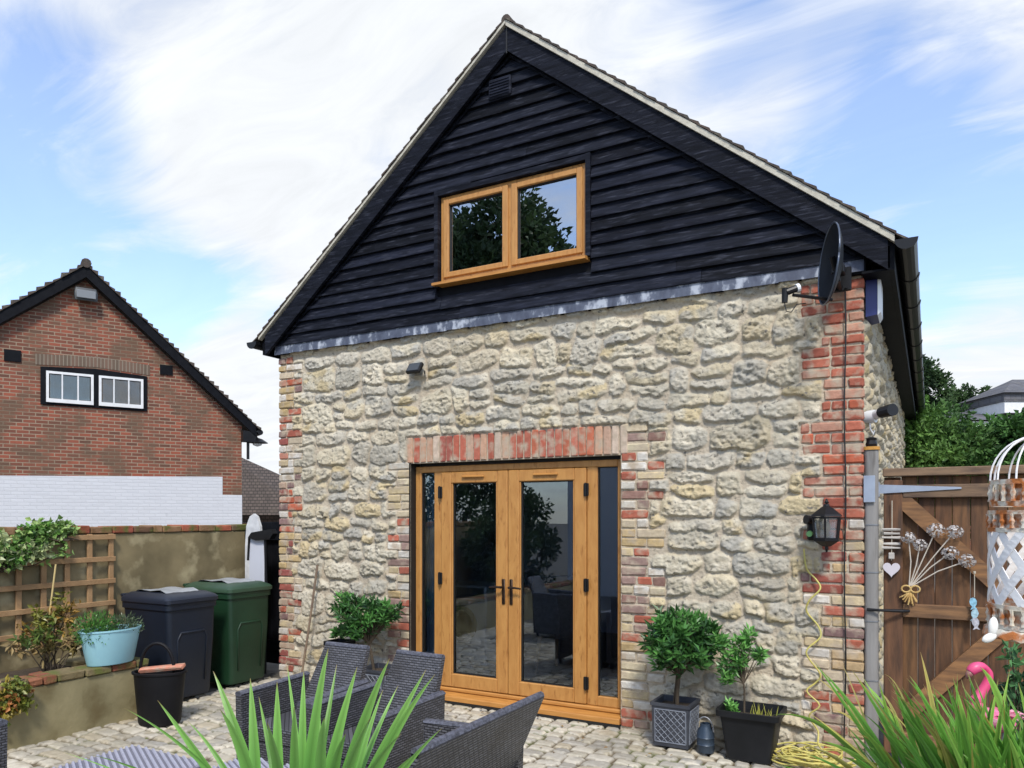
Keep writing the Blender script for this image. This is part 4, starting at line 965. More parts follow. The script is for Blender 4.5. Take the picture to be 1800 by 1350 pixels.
MB().tube([(lc.x-.118, YW-.10, z0-.055), (lc.x-.118, YW-.06, z0-.052)], .020, 12).build('indicator', mat('green_plastic', (.25, .55, .20), .4), t)
# broken red brick patch behind the lantern
# yellow flex : hangs in waves, then heaps on the setts
wp = [(1415, 965), (1420, 1000), (1436, 1018), (1444, 1035), (1425, 1055), (1420, 1075), (1440, 1100), (1444, 1120), (1422, 1140), (1422, 1155), (1444, 1185), (1436, 1200), (1420, 1215), (1443, 1240), (1424, 1258), (1440, 1285)]
pts = [onY(x-2, y, YW-.055+.02*math.sin(i*1.3)) for i, (x, y) in enumerate(wp)]
def smoothpath(pts, n=6):
    out = []; P_ = [pts[0]]+list(pts)+[pts[-1]]
    for i in range(1, len(P_)-2):
        for k in range(n):
            u = k/n; a, b_, c, d = P_[i-1], P_[i], P_[i+1], P_[i+2]
            out.append(.5*((2*b_)+(c-a)*u+(2*a-5*b_+4*c-d)*u*u+(3*b_-a-3*c+d)*u**3))
    out.append(P_[-2]); return out
hc = Vector((-.70, 5.36, 0)); heap = []
for k in range(150):
    a = k*.62; r = .13+.06*math.sin(k*.37)+.04*math.sin(k*1.3); heap.append(hc+Vector((r*math.cos(a)*1.15+.05*math.sin(k*.21), r*.75*math.sin(a)+.03*math.cos(k*.3), .012+.045*(1+math.sin(k*.5))*.9+.02*math.sin(k*1.1))))
b = MB(); b.tube(smoothpath(pts+[Vector((-.66, 5.50, .10))]+heap, 4), .0062, 6, flat=1.0); tag(b.build('extension_flex', m_yel, smooth=True), 'yellow flex hanging in waves below the lantern and heaped on the setts', 'cable')
# broom handle leaning on the stones
b = MB(); b.tube([onY(529, 1195, 5.42), onY(545, 1090, 5.50), onY(558, 993, 5.55)], .011, 8); tag(b.build('cane_pole', mat('cane', (.24, .17, .11), .8, (.16, .11, .08), 12)), 'thin brown pole leaning on the stones near the left quoin', 'pole')

# ================================================================ GATE AND ITS POST
m_gate = mat('gate_wood', (.175, .082, .036), .8, (.080, .040, .020), 5, bump=.5, bscale=30, stretch=(6, 6, .8), attr=True, col3=(.05, .032, .022), thr=.66, scale3=3, bdist=.004)
m_gateh = mat('gate_rail_wood', (.30, .148, .058), .75, (.14, .07, .032), 5, bump=.4, bscale=30, stretch=(1, 6, 6), attr=True, bdist=.004)
m_post = mat('grey_post', (.27, .26, .25), .75, (.19, .18, .17), 3, bump=.3, bscale=20, stretch=(4, 4, .6), col3=(.10, .09, .08), thr=.64, scale3=4)
b = MB(); pts_ = []
px_ = -.346
b.loft([rrect(px_, 5.655, .086, .09, z_, .028, 4) for z_ in (-.04, .5, 1.0, 1.5, 2.10)]+[rrect(px_, 5.655, .085, .085, 2.125, .028, 4)])
t = empty('gate_post', (px_, 5.655, 0), 'weathered grey gate post standing against the barn corner', 'post'); b.build('shaft', m_post, t, smooth=True, sharp=35)
for z_ in (.55, .95, 1.28, 1.60): MB().loft([rrect(px_, 5.655, .092, .096, z_+d_, .03, 4) for d_ in (0, .008)]).build('wire_band', m_grey, t)
b = MB(); b.loft([rrect(px_, 5.655, .105, .105, 2.11+d_, .035, 4) for d_ in (0, .022)]); b.build('strap', mat('orange_strap', (.50, .24, .04), .6), t); MB().lathe([(.03, 2.126), (.038, 2.15), (.03, 2.175), (.035, 2.19), (.01, 2.20)], (px_, 5.655, 0), 10).build('cap', m_plblack, t)
GY = 5.74
gate = empty('garden_gate', (.3, GY, 0), 'tall brown boarded gate with diagonal braces and a long steel hinge', 'gate')
gx0, gx1 = -.275, 1.02
b = MB(); x = gx0
rr = random.Random(9)
while x < gx1:
    k = rr.uniform(.65, 1.35); b.col(k, k*rr.uniform(.95, 1.03), k*rr.uniform(.9, 1.05)); wd_ = rr.uniform(.092, .105)
    b.box(x+.002, min(x+wd_, gx1), GY, GY+.02, .06, 1.93+rr.uniform(-.003, .003), .004); x += wd_+.001
b.build('boards', m_gate, gate)
def gbar(name, p, q, w, m=m_gateh, y0=GY-.045, y1=GY-.0015, k=1.0):
    p = Vector((p[0], p[1])); q = Vector((q[0], q[1])); d = (q-p).normalized(); n_ = Vector((-d.y, d.x))*w/2
    b = MB().col(k, k, k); b.ext_xz([tuple(p-n_), tuple(q-n_), tuple(q+n_), tuple(p+n_)], y0, y1); return b.build(name, m, gate)
def GP(px, py): v_ = onY(px, py, GY-.045); return (v_.x, v_.z)
b = MB().col(.95, .95, 1.05); b.box(gx0, gx0+.115, GY-.046, GY-.001, .06, 1.905, .005); b.build('stile', m_gate, gate)
b = MB().col(.95, .95, 1.05); b.box(gx1-.115, gx1, GY-.046, GY-.001, .06, 1.905, .005); b.build('stile', m_gate, gate)
b = MB().col(.75, .95, 1.4); b.box(gx0-.005, gx1+.01, GY-.055, GY+.03, 1.93, 1.985, .005); b.build('top_rail', m_gateh, gate)
b = MB().col(.62, .78, 1.15); b.box(gx0+.1155, gx1-.1155, GY-.048, GY-.001, 1.785, 1.872, .005); b.build('rail', m_gateh, gate)
b = MB().col(.85, .9, 1.0); b.box(gx0+.1155, gx1-.1155, GY-.048, GY-.001, .985, 1.075, .005); b.build('rail', m_gateh, gate)
b = MB().col(.85, .9, 1.0); b.box(gx0+.1155, gx1-.1155, GY-.048, GY-.001, .12, .21, .005); b.build('rail', m_gateh, gate)
gbar('brace', GP(1583, 876), GP(1790, 1085-24), .10, y0=GY-.0440); gbar('brace', (GP(1586, 1262)[0], GP(1586, 1262)[1]), GP(1790, 1085), .10, y0=GY-.0440)
# hinge
b = MB(); h0 = onY(1545, 860, GY-.055); h1 = onY(1690, 860, GY-.055)
b.ext_xz([(h0.x-.005, h0.z-.030), (h1.x, h0.z-.006), (h1.x, h0.z+.006), (h0.x-.005, h0.z+.032)], GY-.056, GY-.0495); b.tube([(h0.x-.006, GY-.06, h0.z-.05), (h0.x-.006, GY-.06, h0.z+.05)], .012, 8)
b.box(px_-.045, h0.x-.018, 5.592, 5.60, h0.z-.09, h0.z+.09, .002); b.build('hinge', mat('zinc', (.42, .47, .55), .45, (.34, .38, .46), 10, metal=.5), gate)
b = MB(); b.tube([(-.37, 5.60, 1.035), (-.30, 5.585, 1.035), (-.16, 5.66, 1.03), (-.12, 5.685, 1.03)], [.010, .009, .012, .010], 8); b.build('latch', m_plblack, gate)
t = empty('boundary_fence', (2.6, GY, 0), 'brown board fence continuing beyond the gate, hidden past the right edge', 'fence')
b = MB(); x = 1.16
while x < 4.4:
    k = rr.uniform(.7, 1.3); b.col(k, k, k); b.box(x+.002, x+.105, GY, GY+.02, .05, 1.86+rr.uniform(-.004, .004), .003); x += .108
b.build('boards', m_gate, t); MB().col(.8, .8, .9).box(1.04, 1.14, GY-.06, GY+.04, 0, 2.0, .006).build('post', m_gateh, t)
b = MB().col(.8, .9, 1.1); b.box(1.15, 4.4, GY-.045, GY-.001, 1.55, 1.64, .004); b.build('rail', m_gateh, t)
# ---- ornaments on the gate
m_rope = mat('rope', (.50, .45, .36), .9); m_drift = mat('driftwood', (.52, .49, .45), .85, (.38, .35, .32), 12, bump=.4, bscale=50)
yo = GY-.07
def GV(px, py, dy=0): return onY(px, py, yo+dy)
t = empty('heart_hanging', GV(1567, 985), 'driftwood garland with a pale heart hanging at the gate hinge side', 'ornament')
b = MB(); b.tube([GV(1568, 880), GV(1568, 925), GV(1567, 985)], .003, 5); b.build('cord', m_rope, t)
for i, (yy, w_) in enumerate(((931, 30), (938, 26), (945, 30), (956, 28), (963, 30))):
    c_ = GV(1567+(i % 2), yy); b = MB(); b.loft([[c_+Vector((x_, (.012+.003*math.sin(i+k))*math.cos(a), (.009+.002*math.cos(i*2+x_*40))*math.sin(a))) for k, a in enumerate([2*PI*j/7 for j in range(7)])] for x_ in (-w_*.0019, -w_*.001, w_*.0008, w_*.0018)]); b.build('driftwood_stick', m_drift, t)
c_ = GV(1567, 977); MB().box(c_.x-.018, c_.x+.018, c_.y-.01, c_.y+.01, c_.z-.022, c_.z+.022, .004).build('block', m_drift, t)
c_ = GV(1567, 1000); b = MB(); hp = []
for k in range(28):
    a = 2*PI*k/28; hp.append((c_.x+.052*math.sin(a)**3, c_.z+.0034*(13*math.cos(a)-5*math.cos(2*a)-2*math.cos(3*a)-math.cos(4*a))))
b.ext_xz(hp, c_.y-.008, c_.y+.008); b.build('heart', mat('pale_heart', (.60, .56, .60), .7), t)
t = empty('wire_flowers', GV(1597, 1050), 'bunch of six wire allium flowers tied with straw on the gate', 'ornament')
m_wire = mat('wire_grey', (.52, .49, .47), .55, (.36, .33, .32), 40); m_stalk = mat('pale_stalk', (.60, .54, .46), .7)
tie = GV(1601, 1035)
for i, (hx, hy, r_) in enumerate(((1597, 945, .045), (1617, 958, .045), (1645, 932, .055), (1678, 935, .053), (1670, 972, .052), (1700, 986, .052))):
    h_ = GV(hx, hy, -.03); s_ = tie+Vector(((i-2.5)*.004, 0, .02)); b = MB(); b.tube([s_, s_.lerp(h_, .5)+Vector((.004*(3-i), 0, .003*i)), h_], .004, 6); st_ = b.build('stalk', m_stalk, t)
    b = MB(); rs = np.random.RandomState(i)
    for k in range(75):
        d_ = Vector(rs.normal(size=3)).normalized()
        e_ = h_+Vector((d_.x, d_.y*.8, d_.z*.85))*r_; sd = d_.orthogonal().normalized()*.008; up_ = d_.cross(sd)
        b.tube([h_+d_*r_*.5, e_], .0012, 3, cap=False)
        b.add([e_+sd, e_+up_*1.1, e_-sd, e_-up_*1.1], [(0, 1, 2), (0, 2, 3)])
    b.nonorm = True; b.build('flower_head', m_wire, t)
m_straw = mat('straw', (.60, .42, .17), .85, (.48, .30, .10), 20)
b = MB()
for k in range(18):
    e_ = tie+Vector((-.06+.006*k+rnd.uniform(-.01, .01), rnd.uniform(-.02, .02), -.10+rnd.uniform(-.02, .025)-(0.0 if k > 6 else -.03))); b.tube([tie, tie.lerp(e_, .5)+Vector((0, -.01, -.01)), e_], .0045, 5)
for s_ in (-1, 1):
    lp = [tie+Vector((s_*.03*(1-math.cos(a))*.9, -.015, .022*math.sin(a))) for a in [2*PI*k/12 for k in range(13)]]; b.tube(lp, .006, 6)
b.build('straw_bow', m_straw, t)
t = empty('fish_hanging', GV(1713, 1060), 'two small painted fish on a string hanging on the gate', 'ornament')
b = MB(); b.tube([GV(1713, 1005), GV(1713, 1050)], .0025, 5); b.tube([GV(1713, 1004), GV(1713, 1008)], .008, 8); b.build('cord', m_rope, t)
fish = [(0, .045), (.014, .038), (.021, .020), (.018, 0), (.008, -.018), (.020, -.036), (.010, -.034), (0, -.028), (-.010, -.034), (-.020, -.036), (-.008, -.018), (-.018, 0), (-.021, .020), (-.014, .038)]
for i, (py, c, tl) in enumerate(((1062, (.30, .58, .74), .08), (1082, (.42, .62, .70), -.1), (1097, (.55, .55, .60), .1))):
    c_ = GV(1713+(-2, 0, 2)[i], py); ca, sa = math.cos(tl), math.sin(tl)
    b = MB(); b.ext_xz([(c_.x+x_*ca-z_*sa, c_.z+(x_*sa+z_*ca)*.95) for x_, z_ in fish], c_.y-.006-.005*i, c_.y+.003-.005*i); b.build('fish', mat('fish_%d' % i, c, .5, tuple(v_*.6 for v_ in c), 60), t)

# ================================================================ FOREGROUND HANGING LANTERN
hl = at(1846, 960, 2.15); mpp = 2.15/F; Rr = 94*mpp
t = empty('hanging_lantern', (hl.x, hl.y, CZ+(908-1120)*mpp), 'rusty white metal lattice lantern hanging at the right edge in front of the gate', 'lantern')
m_rust = mat('rusty_white', (.72, .68, .58), .7, (.66, .60, .48), 14, bump=.5, bscale=60, col3=(.46, .15, .035), thr=.49, scale3=22, soft=.07)
m_wl = mat('lantern_white', (.86, .86, .86), .55, (.80, .80, .80), 20, bump=.2, bscale=60, col3=(.45, .22, .08), thr=.72, scale3=24)
ZP = lambda py: CZ+(908-py)*mpp
def band(z0_, z1_, r0_, r1_, name, holes=True):
    b = MB(); n = 24; rows = 4
    # pierced band : solid rims plus a row of little columns
    def ringstrip(za, zb, ra, rb):
        rg_ = []
        for (r_, z_) in ((ra, za), (rb, zb), (rb-.006, zb), (ra-.006, za)): rg_.append([Vector((hl.x+r_*math.cos(2*PI*k/48), hl.y+r_*math.sin(2*PI*k/48), z_)) for k in range(48)])
        b.loft(rg_+[rg_[0]], False, False)
    h_ = z1_-z0_; L3 = lambda f: r0_+(r1_-r0_)*f
    ringstrip(z0_, z0_+h_*.20, L3(0), L3(.2)); ringstrip(z0_+h_*.82, z1_, L3(.82), L3(1))
    for k in range(30):
        a = 2*PI*k/30; rm = L3(.5)-.003
        b.tube([(hl.x+(L3(f)-.003)*math.cos(a), hl.y+(L3(f)-.003)*math.sin(a), z0_+h_*f) for f in (.19, .35, .5, .65, .83)], [.0075, .0045, .0085, .0045, .0075], 6)
    ringstrip(z0_+h_*.2, z0_+h_*.82, L3(.2)-.010, L3(.82)-.010)
    return b.build(name, m_rust, t, smooth=True, sharp=40)
band(ZP(890), ZP(843), Rr*.97, Rr*.97, 'top_band'); band(ZP(935), ZP(897), Rr, Rr, 'pierced_band'); band(ZP(1104), ZP(1062), Rr, Rr, 'lower_band')
b = MB(); rg_ = []
for k in range(49): pass
n = 48
prof = [(Rr-.004, ZP(1104)), (Rr+.008, ZP(1108)), (Rr+.012, ZP(1120)), (Rr-.003, ZP(1122))]
rings = [[Vector((hl.x+r_*math.cos(2*PI*k/n), hl.y+r_*math.sin(2*PI*k/n), z_-(.004*math.cos(PI*k) if i_ in (1, 2) else 0))) for k in range(n)] for i_, (r_, z_) in enumerate(prof)]
b.loft(rings, False, True); b.build('base', m_rust, t, smooth=True, sharp=50)
b = MB(); za, zb = ZP(1063), ZP(934); H_ = zb-za
for s_ in (-1, 1):
    for k in range(12):
        a0 = 2*PI*k/12; R_ = []; m_ = 14
        for i in range(m_+1):
            f = i/m_; a = a0+s_*f*1.02; r_ = Rr-.004+(.0018*s_); u_ = Vector((math.cos(a), math.sin(a), 0)); tg = Vector((-math.sin(a)*s_*1.02*Rr, math.cos(a)*s_*1.02*Rr, H_)).normalized(); w_ = u_.cross(tg)*.0115
            c_ = Vector((hl.x, hl.y, za+H_*f))+u_*r_; o_ = u_*.0016; R_.append([c_+w_+o_, c_-w_+o_, c_-w_-o_, c_+w_-o_])
        b.loft(R_)
b.build('lattice', m_wl, t)
b = MB(); zt = ZP(843); 
for k in range(14):
    a = 2*PI*k/14; b.tube([(hl.x+Rr*.95*math.cos(a)*math.cos(e)**.8, hl.y+Rr*.95*math.sin(a)*math.cos(e)**.8, zt+.13*math.sin(e)) for e in [PI/2*j/9*.98 for j in range(10)]], .0028, 6)
b.build('dome_wires', m_wl, t)
MB().tube([(hl.x, hl.y, zt+.128), (hl.x, hl.y, zt+.55)], .003, 6).build('chain', m_grey, t)
# shepherd's crook that carries it
b = MB(); px2 = hl.x+.30*CC; py2 = hl.y+.30*SS; pts = [Vector((px2, py2, -.04)), Vector((px2, py2, 1.2)), Vector((px2, py2, zt+.50))]
for j in range(1, 9): a = PI*j/8; pts.append(Vector((hl.x+.15*CC*(1+math.cos(a)), hl.y+.15*SS*(1+math.cos(a)), zt+.50+.13*math.sin(a))))
b.tube(pts, .007, 8); tag(b.build('shepherd_crook', m_black), 'black iron crook that carries the rusty lantern, just outside the right edge', 'garden hook')
# white ceramic charm
t = empty('bird_charm', at(1745, 1120, 2.0), 'small white charm of two rounded wings hooked on the rusty lantern', 'ornament')
mc_ = 2.0/F
def ell(px, py, a_, b_, rot):
    c_ = at(px, py, 2.02); M_ = Matrix.Translation(c_) @ Matrix.Rotation(YAW, 4, 'Z') @ Matrix.Rotation(rot, 4, 'Y'); rings = []
    for i in range(9):
        f = -1+2*i/8; f = max(-.985, min(.985, f)); w_ = math.sqrt(1-f*f); rings.append([M_ @ Vector((a_*w_*math.cos(2*PI*k/12), .008*w_*math.sin(2*PI*k/12), b_*f)) for k in range(12)])
    return rings
m_cer = mat('white_ceramic', (.82, .81, .76), .3)
MB().loft(ell(1746, 1101, .013, .026, .05)).build('wing', m_cer, t, smooth=True); MB().loft(ell(1739, 1121, .012, .021, 1.15)).build('wing', m_cer, t, smooth=True)

# ================================================================ POTS AND PLANTS BY THE HOUSE
m_pot = mat('dark_pot', (.007, .008, .010), .5, (.012, .013, .016), 6, spec=.3)
m_potgrey = mat('lead_grey_pot', (.032, .036, .048), .5, (.052, .058, .072), 6, bump=.1)
m_bay = leafmat('bay_leaves', (1, 1, 1), .35, .12)
def twig_ball(mb, c, r, ntw, seed, L_=.075, W_=.026, squash=.9, pal=((.035, .10, .025), (.055, .15, .035), (.08, .21, .05), (.025, .07, .02)), per=9, fill=.35):
    rs = np.random.RandomState(seed); P = []; D = []; C = []
    tw = []
    for k in range(ntw):
        d = rs.normal(size=3); d /= np.linalg.norm(d); d[2] = d[2]*squash+.12; rad = r*(fill+(1-fill)*rs.rand()**.5)*rs.uniform(.88, 1.12)
        e = np.array(c)+d*rad; ax = d*.6+np.array([0, 0, .6])+rs.normal(size=3)*.25; ax /= np.linalg.norm(ax); tw.append((e, ax))
        col = np.array(pal[rs.randint(len(pal))])*rs.uniform(.75, 1.3)
        for j in range(per):
            f = j/per; a = j*2.4+rs.rand(); o = np.cross(ax, [0.3, .5, .8]); o /= np.linalg.norm(o); o2 = np.cross(ax, o); out = o*math.cos(a)+o2*math.sin(a)
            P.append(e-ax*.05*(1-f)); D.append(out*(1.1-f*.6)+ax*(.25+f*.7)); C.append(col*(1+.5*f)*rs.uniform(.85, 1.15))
    n = len(P); leaf_batch(mb, np.array(P), np.array(D), rs.uniform(.7, 1.15, n)*L_, rs.uniform(.8, 1.2, n)*W_, np.array(C), rs=rs)
    return tw
def lattice_planter(cx, cy, w, h, t, z=0):
    b = MB(); b.loft([rrect(cx, cy, w*.93, w*.93, z, .008, 1), rrect(cx, cy, w, w, z+h-.022, .008, 1), rrect(cx, cy, w+.016, w+.016, z+h-.021, .008, 1), rrect(cx, cy, w+.016, w+.016, z+h, .008, 1), rrect(cx, cy, w-.03, w-.03, z+h, .008, 1), rrect(cx, cy, w-.04, w-.04, z+h-.05, .008, 1)], True, True); b.build('planter', m_potgrey, t)
    b = MB(); 
    # raised lattice on the four faces
    for f in range(4):
        Mf = Matrix.Translation((cx, cy, z)) @ Matrix.Rotation(f*PI/2, 4, 'Z'); hw = w/2*.955; inn = .02; x0, x1, zz0, zz1 = -hw+inn, hw-inn, .03, h-.045
        def seg(xa, za_, xb, zb_, r_=.0032):
            fa = lambda x, z_: Mf @ Vector((x, -(w*.93/2+(w*.07/2)*(z_/h))-.0015, z_)); b.tube([fa(xa, za_), fa(xb, zb_)], r_, 4)
        for (p_, q2) in (((x0, zz0), (x1, zz0)), ((x1, zz0), (x1, zz1)), ((x1, zz1), (x0, zz1)), ((x0, zz1), (x0, zz0))): seg(*p_, *q2, .005)
        n = 5; W2 = x1-x0; H2 = zz1-zz0; stp = W2/n*1.0
        for s_ in (1, -1):
            k = -n*2
            for k in range(-12, 24):
                c0 = x0+k*stp*1.05; pl = [(c0, zz0), (c0+s_*H2, zz1)]
                (xa, za_), (xb, zb_) = pl
                # clip to the face
                ts = [0, 1]
                lo, hi = 0.0, 1.0; dx = xb-xa
                for bound, sg in ((x0, 1), (x1, -1)):
                    num = sg*(bound-xa); den = sg*dx
                    if abs(den) < 1e-9: continue
                    tt = num/den
                    if den > 0: lo = max(lo, tt)
                    else: hi = min(hi, tt)
                if hi-lo > .04: seg(xa+dx*lo, za_+(zb_-za_)*lo, xa+dx*hi, za_+(zb_-za_)*hi)
    b.build('lattice_relief', mat('lattice_line', (.20, .22, .26), .5, (.13, .145, .18), 20), t)
    MB().ext_xy([(p.x, p.y) for p in rrect(cx, cy, w-.042, w-.042, 0, .008, 1)], z+h-.055, z+h-.040).build('soil', m_earth, t)
t = empty('potted_bay_tree', (-1.635, 5.455, 0), 'round clipped bay tree in a dark square lattice planter right of the doors', 'potted plant')
lattice_planter(-1.635, 5.43, .28, .31, t)
b = MB(); bc = (-1.575, 5.34, .745); tw = twig_ball(b, bc, .245, 175, 3, L_=.085, W_=.030, squash=.9); tw2 = twig_ball(b, (-1.36, 5.36, .80), .10, 22, 4, L_=.08, W_=.028); b.build('foliage', m_bay, t)
b = MB(); base_ = Vector((-1.62, 5.41, .26)); b.tube([base_, (-1.61, 5.39, .38), (-1.59, 5.36, .48), bc], [.016, .014, .013, .008], 8); b.tube([(-1.65, 5.43, .26), (-1.62, 5.40, .45), (-1.60, 5.36, .60)], [.009, .009, .007], 6)
for e, a in tw[::3]+tw2[::4]: b.tube([Vector((-1.59, 5.36, .50)), Vector((-1.59, 5.36, .50)).lerp(Vector(e), .5)+Vector((0, 0, .02)), Vector(e)], [.006, .004, .002], 5)
b.build('stem', m_bark, t)
t = empty('potted_bay_tree', (-4.48, 5.40, 0), 'smaller bay bush in a lattice planter behind the rattan armchairs', 'potted plant')
lattice_planter(-4.34, 5.38, .30, .30, t)
b = MB(); tw = twig_ball(b, (-4.50, 5.32, .72), .22, 120, 8, L_=.075, W_=.027); tw2 = twig_ball(b, (-4.22, 5.34, .80), .12, 34, 9, L_=.07, W_=.026); tw3 = twig_ball(b, (-4.68, 5.3, .84), .12, 28, 10, L_=.075, W_=.026); b.build('foliage', m_bay, t)
b = MB(); s0 = Vector((-4.40, 5.36, .27)); b.tube([s0, (-4.42, 5.34, .45), (-4.45, 5.32, .60)], [.014, .011, .008], 7)
for e, a in tw[::3]+tw2[::3]+tw3[::3]: b.tube([Vector((-4.43, 5.33, .5)), Vector((-4.43, 5.33, .5)).lerp(Vector(e), .5)+Vector((0, 0, .02)), Vector(e)], [.006, .004, .002], 5)
b.build('stem', m_bark, t)
# black pot left of it, half hidden
pc = onY(597, 1140, 5.38); t = empty('plant_pot', (pc.x, pc.y, 0), 'tall plain black pot half hidden behind the left rattan armchair', 'plant pot')
MB().loft([rrect(pc.x, pc.y, .17, .17, 0, .02, 3), rrect(pc.x, pc.y, .20, .20, pc.z+.04, .02, 3), rrect(pc.x, pc.y, .22, .22, pc.z+.041, .02, 3), rrect(pc.x, pc.y, .22, .22, pc.z+.075, .02, 3), rrect(pc.x, pc.y, .19, .19, pc.z+.075, .02, 3), rrect(pc.x, pc.y, .18, .18, pc.z+.02, .02, 3)]).build('pot', m_pot, t, smooth=True, sharp=35)
b = MB(); twig_ball(b, (pc.x, pc.y, pc.z+.16), .07, 14, 31, L_=.07, W_=.024); b.build('foliage', m_bay, t)
# black square tapered pot with a sparse shrub
t = empty('shrub_pot', (-1.08, 5.36, 0), 'black tapered square pot with a sparse leggy shrub beside the bay tree', 'potted plant')
cx, cy = -1.08, 5.37
MB().loft([rrect(cx, cy, .29, .25, 0, .03, 4), rrect(cx, cy, .37, .31, .29, .035, 4), rrect(cx, cy, .42, .36, .295, .04, 4), rrect(cx, cy, .425, .365, .335, .04, 4), rrect(cx, cy, .385, .325, .336, .035, 4), rrect(cx, cy, .36, .30, .25, .03, 4)]).build('pot', m_pot, t, smooth=True, sharp=35)
MB().ext_xy([(p.x, p.y) for p in rrect(cx, cy, .35, .29, 0, .03, 3)], .24, .262).build('soil', m_earth, t)
b = MB(); P0_ = ((.06, .17, .04), (.09, .24, .05), (.13, .30, .07)); allt = []
for i, (px, py, r_) in enumerate(((1300, 1135, .085), (1285, 1165, .08), (1318, 1120, .07), (1278, 1185, .07), (1335, 1150, .04), (1300, 1160, .06), (1265, 1130, .05))):
    c_ = onY(px, py, 5.34); allt += twig_ball(b, c_, r_, 14, 40+i, L_=.062, W_=.022, pal=P0_, per=6)[::6]
c_ = onY(1300, 1243, 5.36); twig_ball(b, (c_.x-.06, c_.y, c_.z-.01), .06, 10, 55, L_=.05, W_=.02, pal=P0_); b.build('foliage', m_bay, t)
b = MB(); b.tube([(cx-.05, cy, .24), (cx-.045, cy-.01, .45), (cx-.07, cy-.02, .62), (cx-.06, cy-.02, .76)], [.008, .007, .005, .003], 6)
for e, a in allt: b.tube([(cx-.05, cy-.01, .5), Vector(e)], [.004, .0015], 5)
b.build('stem', m_bark, t)
b = MB()
for k in range(26):
    bx, by = cx+rnd.uniform(-.02, .15), cy+rnd.uniform(-.1, .1); blade(b, (bx, by, .26), (bx+rnd.uniform(-.03, .04), by+rnd.uniform(-.03, .03), .26+rnd.uniform(.05, .12)), .008, 0, (.20, .22, .04), (.40, .38, .08), 4)
b.build('cut_stalks', m_bay, t)
# small watering can
t = empty('watering_can', (-1.385, 5.33, 0), 'small dark blue ribbed metal can between the two pots', 'can')
MB().lathe([(.058, 0), (.062, .01), (.060, .05), (.064, .055), (.060, .06), (.060, .10), (.064, .105), (.060, .11), (.058, .15), (.040, .175), (.038, .20), (.03, .20), (.03, .17)], (-1.385, 5.32, 0), 20).build('body', mat('blue_tin', (.035, .055, .085), .4, (.05, .07, .10), 8, metal=.3), t, smooth=True, sharp=50)
MB().tube([(-1.385-.06*math.cos(a), 5.30, .15+.10*math.sin(a)) for a in [PI*k/10 for k in range(11)]], .005, 6).build('handle', m_grey, t)

# ================================================================ BINS AND UTILITY THINGS
def wheelie(name, xf, ya, yb, h, col, lidcol, label):
    t = empty(name, (xf-.36, (ya+yb)/2, 0), label, 'wheelie bin', 'wheelie bins against the garden wall')
    m = mat(name+'_'+label[:5].strip(), col, .48, tuple(c*1.35 for c in col), 4, bump=.1, bscale=60); ml = mat('lid_'+label[:5].strip(), lidcol, .42, tuple(c*1.2 for c in lidcol), 5)
    cy = (ya+yb)/2; W = yb-ya; dp = .68
    def rg(z, w, d, xo=0, r=.045): return rrect(xf-xo-d/2, cy, d, w, z, r, 4)
    hb = h-.10
    MB().loft([rg(.03, W*.80, dp*.72, .03), rg(.06, W*.82, dp*.74, .02), rg(hb*.62, W*.92, dp*.88, .0), rg(hb-.06, W*.95, dp*.94, 0), rg(hb-.055, W*1.0, dp*.98, -.015), rg(hb, W*1.0, dp*.98, -.015), rg(hb, W*.92, dp*.9, .02), rg(hb-.2, W*.88, dp*.88, .02)]).build('body', m, t, smooth=True, sharp=40)
    b = MB(); b.loft([rg(hb+.004, W*1.04, dp*1.0, -.03), rg(hb+.035, W*1.04, dp*1.0, -.03), rg(hb+.055, W*.98, dp*.95, -.01), rg(hb+.085, W*.80, dp*.80, .06), rg(hb+.088, W*.5, dp*.5, .15)]); b.build('lid', ml, t, smooth=True, sharp=40)
    b = MB(); b.tube([(xf-dp-.01, cy-W*.36, hb+.03), (xf-dp-.06, cy-W*.36, hb+.045), (xf-dp-.06, cy+W*.36, hb+.045), (xf-dp-.01, cy+W*.36, hb+.03)], .016, 8); b.build('handle', m, t)
    for s_ in (-1, 1): MB().tube([(xf-dp+.12, cy+s_*W*.42, .10), (xf-dp+.12, cy+s_*W*.50, .10)], .10, 18).build('wheel', m_plblack, t, smooth=True, sharp=40)
    # raised panel on the front
    b = MB(); pth = []
    for (y_, z_) in ((-.15, .16), (-.165, .56), (-.13, .62), (.13, .62), (.165, .56), (.15, .16)): pth.append(Vector((xf+.001-(.022*(1-z_/.62)), cy+y_*W/.58, z_)))
    b.tube(pth, .010, 6); b.build('front_panel', m, t, smooth=True)
    return t
wheelie('wheelie_bin', -5.84, 4.30, 4.84, .985, (.005, .009, .019), (.012, .016, .028), 'navy blue wheelie bin standing beside the raised bed')
wheelie('wheelie_bin', -5.88, 5.0, 5.54, 1.02, (.007, .030, .013), (.030, .062, .036), 'green wheelie bin between the navy bin and the house')
for o in (1,):
    pass
